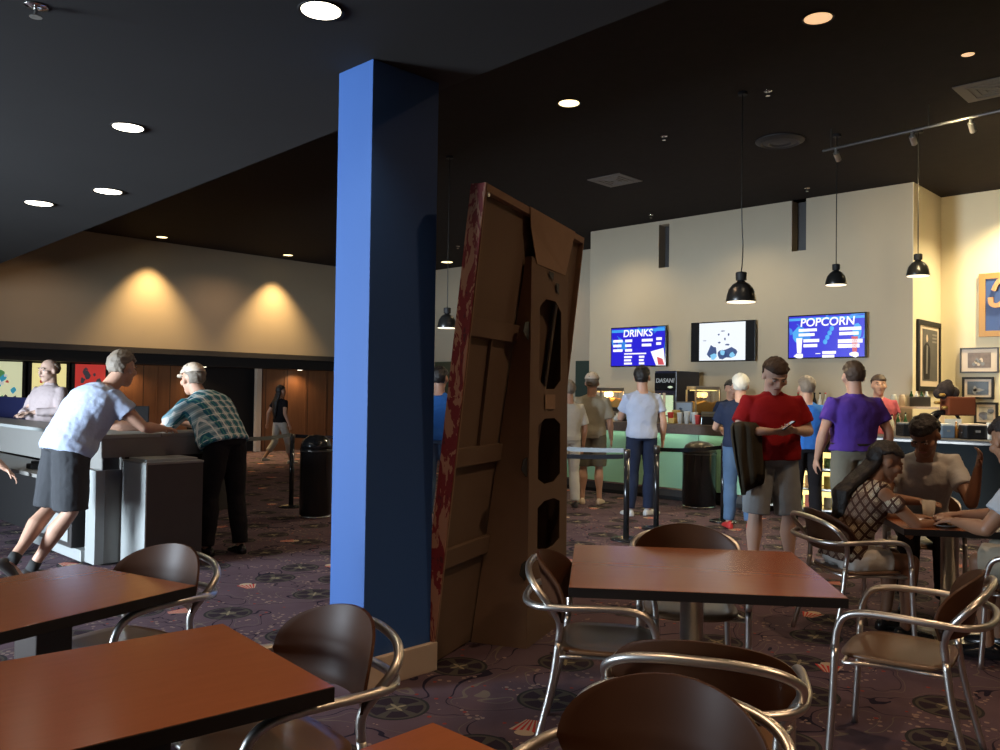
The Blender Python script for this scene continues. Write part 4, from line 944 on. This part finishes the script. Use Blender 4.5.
def add_head(bm, C, Rm, sc=1.0):
    def E_(c, r): 
        m = Matrix.Translation(C) @ Rm.to_4x4() @ Matrix.Scale(sc, 4)
        g = bmesh.ops.create_uvsphere(bm, u_segments=18, v_segments=12, radius=1)
        bmesh.ops.transform(bm, verts=g['verts'], matrix=m @ Matrix.Translation(c) @ Matrix.Diagonal((r[0], r[1], r[2], 1)))
    E_((0, -.012, .035), (.076, .095, .086)); E_((0, .02, -.02), (.064, .072, .085)); E_((0, .045, -.075), (.045, .045, .036)); E_((0, .068, -.092), (.024, .022, .020))
    E_((0, .086, .030), (.052, .014, .012)); E_((0, .104, .0), (.010, .014, .026)); E_((0, .108, -.018), (.017, .017, .013)); E_((0, .086, -.048), (.026, .014, .012))
    for s in (-1, 1):
        E_((s*.047, .060, -.012), (.024, .028, .024)); E_((s*.080, -.004, -.004), (.010, .020, .030))
def hand(bm, w, d, n, curl, s, sc=1.0, spread=.06):
    w, d, n = V(w), V(d).normalized(), V(n); n = (n-d*n.dot(d)).normalized(); lat = d.cross(n)*s       # lat points to the thumb side
    rs = [ering(w, lat, n, .026*sc, .020*sc, 12), ering(w+d*.03*sc, lat, n, .036*sc, .017*sc, 12), ering(w+d*.07*sc, lat, n, .042*sc, .015*sc, 12), ering(w+d*.095*sc, lat, n, .040*sc, .011*sc, 12)]
    rings(bm, rs)
    for k, L in enumerate((.074, .082, .076, .060)):
        off = (.032-.0215*k)*sc; p = w+d*.088*sc+lat*off; dd = (d+lat*spread*(1.5-k)*1.2).normalized(); pts = [p]; a = curl*.5
        for q, fl in enumerate((.42, .32, .26)):
            v = dd*math.cos(a)+n*math.sin(a); p = p+v*L*fl*sc; pts.append(p); a += curl
        capsule(bm, pts, [.0092*sc, .0088*sc, .008*sc, .0068*sc], 8)
    p = w+d*.028*sc+lat*.026*sc; v1 = (d*.62+lat*.78+n*.25).normalized(); v2 = (d*.85+lat*.35+n*(.3+.35*curl)).normalized()
    capsule(bm, [p, p+v1*.038*sc, p+v1*.038*sc+v2*.030*sc, p+v1*.038*sc+v2*.052*sc], [.013*sc, .0115*sc, .010*sc, .008*sc], 8)
def shoe(bm, a, t, up=None):
    a = V(a); f = V(t).normalized(); u = V(up) if up else V((0, 0, 1)); u = (u-f*u.dot(f)).normalized(); r = f.cross(u); o = a-u*.078
    rs = []
    for y, w, h in ((-.075, .018, .045), (-.066, .030, .075), (-.03, .036, .095), (.02, .038, .092), (.07, .043, .068), (.13, .047, .052), (.175, .038, .042), (.195, .018, .028)):
        c = o+f*y; rs.append([c-r*w, c-r*w*1.02+u*h*.45, c-r*w*.72+u*h*.85, c+u*h, c+r*w*.72+u*h*.85, c+r*w*1.02+u*h*.45, c+r*w, c+r*w*.5, c-r*w*.5])
    rings(bm, rs); return bm
def rem(o, vox, sm=3, disp=0, ds=.12):
    m = o.modifiers.new('remesh', 'REMESH'); m.mode = 'VOXEL'; m.voxel_size = vox; m.use_smooth_shade = True
    if sm: m = o.modifiers.new('smooth', 'SMOOTH'); m.iterations = sm; m.factor = .5
    if disp:
        k = 'folds%d' % int(ds*1000); tx = bpy.data.textures.get(k)
        if not tx: tx = bpy.data.textures.new(k, 'CLOUDS'); tx.noise_scale = ds; tx.noise_depth = 2
        m = o.modifiers.new('folds', 'DISPLACE'); m.texture = tx; m.strength = disp; m.mid_level = .5; m.texture_coords = 'LOCAL'
def person(label, loc, ang, H, base=STAND, pose=None, skin='skin', shirt=None, sleeve=.5, hem=-.15, pants=None, leg='long', shoes='blackg', hair=('short', 'hbrown'),
           head_rot=(0, 0, 0), bld=1.0, belly=0, vox=.009, curl=(.35, .35), hn=((1, 0, 0), (-1, 0, 0)), hd=(None, None), face=True, collar=False, up=(None, None), belt=None, z0=0, socks=None):
    J = dict(base); J.update(pose or {}); J = {k: V(v) for k, v in J.items()}
    sc = H/1.78
    bm = bmesh.new()
    torso(bm, J, -.40, 3.0, 0, bld, belly)
    Rm = (Matrix.Rotation(R(head_rot[0]), 3, 'Z') @ Matrix.Rotation(R(-head_rot[1]), 3, 'X') @ Matrix.Rotation(R(head_rot[2]), 3, 'Y'))
    capsule(bm, [spine(J, 2.7), J['neck'], J['head']+Rm @ V((0, -.022, -.05))], [.078, .066, .062], 16)
    add_head(bm, J['head'], Rm, 1.12)
    for k, S_ in enumerate('LR'):
        s, e, w = J['s'+S_], J['e'+S_], J['w'+S_]; sd = (J['neck']-J['chest']).normalized(); cl = lerp(J['neck'], s, .3)
        capsule(bm, [cl-sd*.035, s, lerp(s, e, .35), e], [.050, .052*bld, .048*bld, .040], 14)
        capsule(bm, [e, lerp(e, w, .3), lerp(e, w, .75), w], [.040, .042*min(bld, 1.1), .032, .026], 14)
        d = V(hd[k]) if hd[k] else (w-e).normalized()
        hand(bm, w, d, hn[k], curl[k], 1 if k == 0 else -1)
        h, kn, a = J['h'+S_], J['k'+S_], J['a'+S_]
        capsule(bm, [h, lerp(h, kn, .35), lerp(h, kn, .8), kn], [.088*bld, .080*bld, .060, .054], 16)
        cb = lerp(kn, a, .33)-V(J['t'+S_]).normalized()*.015
        capsule(bm, [kn, cb, lerp(kn, a, .7), a], [.052, .058*min(1.1, bld), .040, .034], 14)
        f = V(J['t'+S_]).normalized(); capsule(bm, [a-V((0, 0, .03)), a+f*.07-V((0, 0, .045)), a+f*.13-V((0, 0, .055))], [.032, .03, .022], 12)
    o = link('person', bm, skin, smooth=True, loc=V(loc)+V((0, 0, z0)), rz=head_yaw(ang)); rem(o, vox, 3); o.scale = (sc, sc, sc); tag(o, label, 'person')
    def part(name, bm, m, **k): return link(name, bm, m, o, True)
    if shirt:
        bm = bmesh.new(); torso(bm, J, hem, 2.90, .025, bld, belly, .012)
        for S_ in 'LR':
            s, e, w = J['s'+S_], J['e'+S_], J['w'+S_]; sd = (J['neck']-J['chest']).normalized(); cl = lerp(J['neck'], s, .30)
            if sleeve <= 1: capsule(bm, [cl-sd*.03, s, lerp(s, e, sleeve*.5), lerp(s, e, sleeve)], [.072, .074*bld, .066*bld, .070*bld], 16, (True, False))
            else: capsule(bm, [cl-sd*.03, s, lerp(s, e, .5), e, lerp(e, w, (sleeve-1))], [.064, .066*bld, .062*bld, .056, .048], 16, (True, False))
        if collar: c = J['neck']; d = (J['neck']-spine(J, 2.5)).normalized(); rings(bm, [ering(c-d*.03, V((1, 0, 0)), d.cross(V((1, 0, 0))).normalized(), .085, .082, 18), ering(c+d*.022, V((1, 0, 0)), d.cross(V((1, 0, 0))).normalized(), .070, .070, 18)])
        rem(part('shirt', bm, shirt), max(.010, vox*1.1), 2, .020, .09)
    if pants:
        bm = bmesh.new(); torso(bm, J, -.42, .30 if hem < .3 else .85, .012, bld, belly*.7)
        for S_ in 'LR':
            h, kn, a = J['h'+S_], J['k'+S_], J['a'+S_]
            if leg == 'shorts': capsule(bm, [h, lerp(h, kn, .5), lerp(h, kn, .97)], [.105*bld, .100*bld, .096*bld], 18, (True, False))
            elif leg == 'short_shorts': capsule(bm, [h, lerp(h, kn, .3), lerp(h, kn, .62)], [.100*bld, .096*bld, .092*bld], 18, (True, False))
            elif leg == 'capri': capsule(bm, [h, lerp(h, kn, .5), kn, lerp(kn, a, .6)], [.096*bld, .088*bld, .074, .070], 18, (True, False))
            else: capsule(bm, [h, lerp(h, kn, .5), kn, lerp(kn, a, .33)-V(J['t'+S_]).normalized()*.012, lerp(kn, a, .97)], [.096*bld, .090*bld, .073*max(1, bld*.95), .076*max(1, bld*.95), .064], 18, (True, False))
        rem(part('trousers' if leg in ('long', 'capri') else 'shorts', bm, pants), max(.010, vox*1.1), 2, .016, .10)
    if belt:
        bm = bmesh.new(); c = spine(J, .55); d = V((0, 0, 1)); rings(bm, [ering(c-d*.016, V((1, 0, 0)), V((0, 1, 0)), .180*bld, .134*bld+belly*.6, 28), ering(c+d*.016, V((1, 0, 0)), V((0, 1, 0)), .180*bld, .134*bld+belly*.6, 28)]); part('belt', bm, belt)
    for k, S_ in enumerate('LR'):
        bm = shoe(bmesh.new(), J['a'+S_], J['t'+S_], up[k]); q = part('shoe', bm, shoes); m = q.modifiers.new('s', 'SUBSURF'); m.levels = m.render_levels = 1
        if socks: part('sock', capsule(bmesh.new(), [J['a'+S_]-V((0, 0, .01)), lerp(J['a'+S_], J['k'+S_], .14)], [.042, .043], 14, (False, False)), socks)
    # hair
    T = Matrix.Translation(J['head']) @ Rm.to_4x4() @ Matrix.Scale(1.12, 4)
    st, hm = hair
    if st in ('short', 'balding', 'long', 'cap'):
        bm = bmesh.new(); g = bmesh.ops.create_uvsphere(bm, u_segments=28, v_segments=20, radius=1)
        dead = []
        for v in bm.verts:
            x, y, z = v.co; th = .30 if y > .45 else (.30*(y+.1)/.55 if y > -.1 else -.80)
            if abs(x) > .7 and -.25 < y <= .45: th = max(th, -.05)
            if z < th or (st == 'balding' and (z > .50 or (y > .1))): dead.append(v)
        bmesh.ops.delete(bm, geom=dead, context='VERTS')
        for v in bm.verts: v.co = V((v.co.x*.084, v.co.y*.104-.012, v.co.z*.097+.035))
        bmesh.ops.transform(bm, matrix=T, verts=bm.verts); q = part('hair', bm, hm)
        m = q.modifiers.new('th', 'SOLIDIFY'); m.thickness = .022; m.offset = -.2
        m = q.modifiers.new('ss', 'SUBSURF'); m.levels = m.render_levels = 1
        tx = bpy.data.textures.get('hairtx') or bpy.data.textures.new('hairtx', 'CLOUDS'); tx.noise_scale = .028
        m = q.modifiers.new('d', 'DISPLACE'); m.texture = tx; m.strength = .022; m.texture_coords = 'LOCAL'
        if st == 'long':
            bm = bmesh.new(); c = J['head']; top = c+Rm @ V((0, -.045, .05)); mid = c+Rm @ V((0, -.085, -.06)); b2 = J['chest']+V((0, -.155*bld, .10)); b3 = J['chest']+V((0, -.165*bld, -.12))
            capsule(bm, [top, mid, b2, b3, b3+V((0, -.01, -.12))], [.075, .085, .085, .07, .03], 16, flat=.55, side=(1, 0, 0)); rem(part('long_hair', bm, hm), .01, 2, .02, .05)
    if st == 'cap':
        bm = bmesh.new(); g = bmesh.ops.create_uvsphere(bm, u_segments=24, v_segments=16, radius=1)
        bmesh.ops.delete(bm, geom=[v for v in bm.verts if v.co.z < .12], context='VERTS')
        for v in bm.verts: v.co = V((v.co.x*.093, v.co.y*.115-.012, v.co.z*.105+.037))
        bmesh.ops.transform(bm, matrix=T, verts=bm.verts); q = part('cap', bm, face if isinstance(face, str) else 'trim'); m = q.modifiers.new('t', 'SOLIDIFY'); m.thickness = .006
        bm = bmesh.new(); pts = [V((.078*math.cos(a), .075+.085*math.sin(a), .05-.012*math.sin(a))) for a in [PI*i/12 for i in range(13)]]
        prism(bm, pts, (0, 0, .006)); bmesh.ops.transform(bm, matrix=T, verts=bm.verts); part('cap_brim', bm, face if isinstance(face, str) else 'trim')
    if face:
        for s in (-1, 1):
            bm = bmesh.new(); ell(bm, (s*.031, .0835, .012), (.012, .006, .0065)); bmesh.ops.transform(bm, matrix=T, verts=bm.verts); part('eye', bm, 'eye')
            bm = bmesh.new(); ell(bm, (s*.031, .0885, .012), (.005, .003, .0055)); bmesh.ops.transform(bm, matrix=T, verts=bm.verts); part('pupil', bm, 'pupil')
            bm = bmesh.new(); capsule(bm, [(s*.014, .099, .034), (s*.034, .098, .040), (s*.050, .086, .034)], [.004, .005, .003], 8); bmesh.ops.transform(bm, matrix=T, verts=bm.verts); part('eyebrow', bm, hm if hm in ('hblack', 'hgrey', 'hbrown') else 'hgrey')
        bm = bmesh.new(); capsule(bm, [(-.024, .096, -.050), (0, .102, -.047), (.024, .096, -.050)], [.003, .0065, .003], 8); bmesh.ops.transform(bm, matrix=T, verts=bm.verts); part('lips', bm, 'lips')
    return o, J, T
c_grey = cloth('pale_blue_grey_cotton', (.40, .45, .58)); c_plaid = mat('teal_plaid_cotton', (.1, .3, .3), .9, fn=plaid, bump=.35, bs=35, spec=.15); c_char = cloth('charcoal_cotton', (.045, .046, .05))
c_red = cloth('red_cotton', (.30, .012, .014)); c_greyg = cloth('grey_cotton', (.28, .31, .33)); c_purple = cloth('purple_cotton', (.075, .035, .26)); c_khaki = cloth('khaki_cotton', (.16, .15, .115))
c_white = cloth('white_cotton', (.55, .54, .50)); c_navy = cloth('navy_denim', (.018, .026, .055)); c_denim = cloth('blue_denim', (.09, .16, .28)); c_black = cloth('black_cotton', (.012, .011, .013))
c_beige = cloth('beige_cotton', (.34, .31, .24)); c_blue = cloth('bright_blue_cotton', (.03, .14, .48)); c_pink = cloth('pink_striped_cotton', (.52, .42, .41)); c_dia = mat('brown_diamond_print', (.1, .06, .04), .9, fn=diamonds, bump=.3, bs=40, spec=.15)
c_pale = cloth('pale_grey_cotton', (.34, .37, .40)); c_rose = cloth('rose_cotton', (.45, .10, .12)); c_cap = mat('tan_cap', (.36, .32, .20), .8); c_dcap = mat('dark_cap', (.03, .03, .03), .8); c_shoe = mat('white_shoe', (.5, .5, .5), .5); c_sock = mat('dark_sock', (.03, .03, .03), .9)
c_rshoe = mat('red_shoe', (.5, .03, .03), .5)
# leaning man in shorts
person('person in pale blue T-shirt and dark shorts leaning on the ticket counter, legs crossed', W(-3.60, 6.98), 50, 1.98,
    pose=dict(waist=(0, .05, 1.07), chest=(0, .17, 1.25), neck=(0, .31, 1.41), head=(0, .41, 1.555), sL=(-.178, .25, 1.33), sR=(.178, .25, 1.33), eL=(-.27, .46, 1.11), eR=(.27, .46, 1.11), wL=(-.10, .68, 1.09), wR=(.12, .70, 1.09),
    kL=(-.085, -.07, .50), kR=(.105, .0, .49), aL=(.055, -.38, .17), aR=(-.06, -.20, .08), tL=(.1, .7, -.75), tR=(.1, 1, 0)), up=((0, .75, .7), None),
    shirt=c_grey, hem=-.35, pants=c_char, leg='shorts', shoes='dark', socks=c_sock, hair=('short', 'hgrey'), head_rot=(25, 10, 0), bld=1.26, belly=.02, vox=.008, face=True, hn=((0, 0, -1), (0, 0, -1)))
# plaid shirt man
person('person in teal plaid shirt, tan cap and dark trousers leaning on the counter end', W(-2.60, 7.98), 148, 1.97,
    pose=dict(waist=(0, .05, 1.06), chest=(0, .19, 1.22), neck=(0, .35, 1.36), head=(0, .45, 1.495), sL=(-.178, .28, 1.27), sR=(.178, .28, 1.27), eL=(-.25, .50, 1.08), eR=(.22, .50, 1.08), wL=(-.08, .64, 1.10), wR=(.06, .62, 1.10),
    aL=(-.13, .06, .08), aR=(.13, -.06, .08), kL=(-.12, .05, .5), kR=(.12, 0, .5)),
    shirt=c_plaid, hem=-.05, pants=c_black, shoes='blackg', hair=('cap', 'hgrey'), head_rot=(-8, 8, 0), bld=1.10, belly=.05, vox=.009, face=c_cap, sleeve=.8, hn=((0, 0, -1), (0, 0, -1)))
# bald man behind the ticket counter
q = W(-.537*10.7, 10.7)
person('bald person in a pale pink shirt standing behind the ticket counter before the yellow poster', q, -112, 1.93, shirt=c_pink, sleeve=1.9, collar=True, pants=c_black, hair=('balding', 'hgrey'), head_rot=(-2, 6, 0), bld=1.15, belly=.05, skin='skinp', vox=.010,
    pose=dict(eL=(-.27, .10, 1.16), eR=(.27, .08, 1.16), wL=(-.08, .27, 1.15), wR=(.10, .27, 1.13)), hn=((0, 0, -1), (0, 0, -1)))
# person off the left edge with a hand on the ledge
person('person mostly outside the left edge, only a hand resting on the dark ledge', W(-5.02, 7.45), 46, 1.85, shirt=c_white, pants=c_black, pose=dict(eR=(.30, .25, 1.02), wR=(.34, .46, .80), sR=(.19, .02, 1.40)), hn=((1, 0, 0), (0, 0, -1)), vox=.010)
# walking woman far away
person('person with long black hair and cream trousers walking away beside the wood panels', on_z(279, 464, 0), 55, 1.66, shirt=c_black, pants=c_white, leg='capri', shoes=c_shoe, hair=('long', 'hblack'), vox=.013, face=False, bld=.93,
    pose=dict(kL=(-.09, -.06, .50), aL=(-.09, -.34, .16), kR=(.09, .16, .50), aR=(.10, .24, .08), eL=(-.30, -.08, 1.15), wL=(-.40, -.02, .92), eR=(.28, -.10, 1.15), wR=(.36, -.05, .92)))
# person in blue between column and display
person('person in bright blue shirt between the blue column and the cardboard display', W(-.072*10.2, 10.2), 80, 1.88, shirt=c_blue, pants=c_denim, hair=('short', 'hblack'), vox=.012, face=False)
# pair at left of the counter
person('person in white shirt and loose white trousers just right of the cardboard display', W(.082*11.6, 11.6), 110, 1.76, shirt=c_white, sleeve=.9, pants=c_white, shoes='dark', hair=('short', 'hgrey'), vox=.012, face=False)
person('person in dark cap, beige shirt and khaki shorts left of the green counter', W(.110*12.0, 12.0), 82, 1.88, shirt=c_beige, sleeve=.9, hem=-.45, pants=c_khaki, leg='shorts', shoes='trim', hair=('cap', 'hgrey'), vox=.012, face=c_dcap, bld=1.1)
# man in grey-blue T-shirt
q = W(.170*10.9, 10.9)
person('person in grey-blue T-shirt and navy jeans facing the left menu screen', q, 96, 1.95, shirt=c_grey, hem=-.25, pants=c_navy, shoes=c_shoe, hair=('short', 'hblack'), head_rot=(-22, -6, 0), vox=.010, face=False,
    pose=dict(eL=(-.22, .16, 1.15), wL=(.02, .25, 1.38), eR=(.25, -.04, 1.13), wR=(.27, .05, .90), aL=(-.14, 0, .08), aR=(.10, .04, .08), tR=(.9, .6, 0)), sleeve=.62)
# white haired customer
person('person with white hair, navy shirt, jeans and red shoes behind the red shirt', W(.287*10.0, 10.0), 78, 1.84, shirt=c_navy, sleeve=.7, pants=c_denim, shoes=c_rshoe, hair=('short', 'hwhite'), vox=.012, face=False, bld=1.05, pose=dict(eL=(-.27, .1, 1.15), wL=(-.2, .3, 1.12)))
# staff behind the counter
person('dark haired person in dark shirt working behind the counter under the middle screen', W(.276*13.1, 13.1), -95, 1.82, shirt=c_navy, pants=c_black, hair=('short', 'hblack'), vox=.013, head_rot=(10, 8, 0))
person('person in bright blue T-shirt and black trousers between the red and the purple shirts', W(.366*10.0, 10.0), 84, 1.82, shirt=c_blue, sleeve=.6, pants=c_black, shoes=c_shoe, hair=('short', 'hgrey'), vox=.012, face=False, pose=dict(aL=(-.16, 0, .08), eR=(.28, .05, 1.13), wR=(.27, .22, .98)))
person('person in rose shirt behind the bar, mostly hidden by the man in purple', W(.452*11.9, 11.9), -105, 1.90, shirt=c_rose, pants=c_black, hair=('short', 'hbrown'), vox=.013)
# purple shirt man
person('person in purple polo shirt and khaki trousers standing with his back to the room', W(.4225*8.2, 8.2), 92, 1.93, shirt=c_purple, hem=.15, pants=c_khaki, shoes='blackg', hair=('short', 'hbrown'), head_rot=(-10, 4, 0), vox=.010, face=False, bld=1.15, sleeve=.62, collar=True, belt='black',
    pose=dict(eL=(-.30, -.05, 1.14), wL=(-.31, .06, .90), eR=(.30, -.05, 1.14), wR=(.32, .05, .90), sL=(-.19, -.01, 1.39), sR=(.19, -.01, 1.39)))
# red shirt man
q = W(.3250*7.3, 7.3)
rm, J, T = person('person in red polo shirt and grey shorts looking down at a phone', q, -88, 1.94, skin='skinp', shirt=c_red, hem=.0, pants=c_greyg, leg='shorts', shoes='blackg', hair=('short', 'hbrown'), head_rot=(0, 34, 0), vox=.007, bld=1.13, belly=.03, sleeve=.72, collar=True,
    pose=dict(head=(0, .06, 1.605), neck=(0, .0, 1.465), sL=(-.19, .0, 1.39), sR=(.19, .0, 1.39), eL=(-.285, .03, 1.17), eR=(.285, .03, 1.17), wL=(-.085, .27, 1.185), wR=(.085, .27, 1.175), aL=(-.15, 0, .08), aR=(.15, 0, .08), kL=(-.135, .02, .5), kR=(.135, .02, .5)),
    hn=((.75, 0, .65), (-.75, 0, .65)), hd=((.75, .65, .05), (-.75, .65, .05)), curl=(.62, .62))
mw = Matrix.Translation(q) @ Matrix.Rotation(head_yaw(-88), 4, 'Z') @ Matrix.Scale(1.94/1.78, 4)
bm = B(-.035, .035, -.065, .065, -.005, .005, .003); ph = thing('mobile_phone', 'black mobile phone held by the man in the red shirt', 'phone', mw @ V((0, .335, 1.225)), head_yaw(-88)); b1 = link('casing', bm, 'blackg', ph); b1.rotation_euler = (R(35), 0, R(90)); b2 = link('screen', B(-.03, .03, -.058, .058, .0052, .006), mat('phone_screen', (.05, .05, .06), .2, emit=(.7, .75, .8), es=.5), ph); b2.rotation_euler = (R(35), 0, R(90))
# jacket draped over his right forearm
bm = bmesh.new(); rs = []
prof = [(-.0, -.0), (.0, .06), (-.03, .055)]
N = 44
for i, (z, wd2, dp, off) in enumerate(((1.245, .03, .03, .05), (1.235, .09, .065, .04), (1.20, .115, .075, .03), (1.12, .12, .065, .02), (1.02, .125, .06, .01), (.92, .125, .055, -.005), (.83, .115, .05, -.015), (.755, .10, .045, -.02))):
    r_ = []; amp = .05+.05*i
    for k in range(N):
        a = 2*PI*k/N; f = 1+amp*.5*math.sin(6*a+.3*i)+amp*.35*math.sin(11*a+1.3)
        zz = z-(.05*math.sin(2*a+.6)+.04*math.cos(a) if i == 7 else (.02*math.sin(2*a+.6) if i == 6 else 0))
        r_.append((.225+off+wd2*math.cos(a)*(1-.04*i*(i > 3)*.5), .13+dp*math.sin(a)+.020*math.sin(8*a+.25*i)*min(1, i/3)+.010*math.sin(13*a-.2*i)*min(1, i/3), zz))
    rs.append(r_)
rings(bm, rs); o = link('jacket', bm, cloth('olive_jacket', (.065, .055, .038)), smooth=True); o.matrix_world = mw; tag(o, 'olive brown jacket draped over the arm of the man in the red shirt', 'jacket')
# seated group
person('seated person with long dark hair, brown diamond patterned top and white shorts', W(2.33, 5.56), 6, 1.70, SIT, skin='skinb', shirt=c_dia, hem=-.2, sleeve=.45, pants=c_white, leg='short_shorts', shoes='blackg', hair=('long', 'hblack'), head_rot=(-10, 22, 0), vox=.008, bld=.98, face=False,
    pose=dict(wR=(.16, .58, .80), eR=(.24, .34, .80), wL=(-.10, .52, .81)), hn=((0, 0, -1), (0, 0, -1)))
person('young person in white T-shirt seated beyond the table with one hand raised', W(3.30, 6.55), -112, 1.92, SIT, skin='skinb', shirt=c_white, sleeve=.6, pants=c_black, hair=('short', 'hblack'), head_rot=(-25, 40, 0), vox=.009,
    pose=dict(eL=(-.27, .36, .76), wL=(-.30, .42, 1.0), eR=(.26, .33, .76), wR=(.05, .50, .77)), hn=((1, .2, 0), (0, 0, -1)), curl=(.5, .3))
person('seated black-haired person in pale grey shirt at the right edge', W(3.33, 4.95), 136, 1.95, SIT, skin='skinb', shirt=c_pale, sleeve=.7, pants=c_beige, leg='shorts', hair=('short', 'hblack'), head_rot=(-38, 22, 0), vox=.009, bld=1.12, face=False,
    pose=dict(eL=(-.28, .30, .74), wL=(-.10, .50, .74), eR=(.26, .32, .76), wR=(.08, .52, .76)), hn=((0, 0, -1), (0, 0, -1)))
# things on the group's table
TZ = .7525
M['clearcup'] = mat('clear_plastic', (.8, .78, .7), .2, alpha=.45)
t = thing('plastic_cup', 'clear plastic cup standing on the seated group\'s table', 'cup', W(2.93, 5.72, TZ)); link('cup_wall', lathe(bmesh.new(), [(.032, 0), (.045, .13), (.043, .13), (.031, .004)], n=20, cap=False), 'clearcup', t, True); link('drink', lathe(bmesh.new(), [(.030, .004), (.041, .10)], n=20), mat('pale_drink', (.5, .45, .35), .3), t, True)
for (x, d, lb, r_) in ((2.88, 5.45, 'white plate of food before the woman in the patterned top', .11), (3.12, 5.50, 'white plate of food nearer the man in the pale grey shirt', .11)):
    t = thing('plate', lb, 'plate', W(x, d, TZ)); link('dish', lathe(bmesh.new(), [(r_*.6, 0), (r_, .014), (r_*.98, .018), (r_*.6, .006), (.01, .005)], n=28), 'greyc', t, True)
    for k in range(6):
        a = k*1.05; bm = bmesh.new(); capsule(bm, [(-.03, 0, 0), (.0, .01, .006), (.03, 0, 0)], [.012, .017, .012], 8); tag(link('food_piece', bm, mat('food_%d_%d' % (int(x*100), k), random.choice(((.35, .14, .04), (.42, .22, .07), (.25, .06, .03))), .6), None, True, loc=W(x, d, TZ+.024)+V((.045*math.cos(a), .045*math.sin(a), .0)), rz=a), 'small brown piece of food on '+('the left plate' if x < 3 else 'the right plate')+' of the seated group', 'food', 'food pieces on '+('the left plate' if x < 3 else 'the right plate'))
ph = thing('mobile_phone', 'mobile phone with lit screen lying on the seated group\'s table', 'phone', W(2.80, 5.66, TZ), 1.0); link('casing', B(-.035, .035, -.07, .07, 0, .008, .003), 'blackg', ph); link('screen', B(-.03, .03, -.062, .062, .0082, .009), mat('lit_phone', (.3, .3, .3), .3, emit=(1, .95, .8), es=1.2), ph)
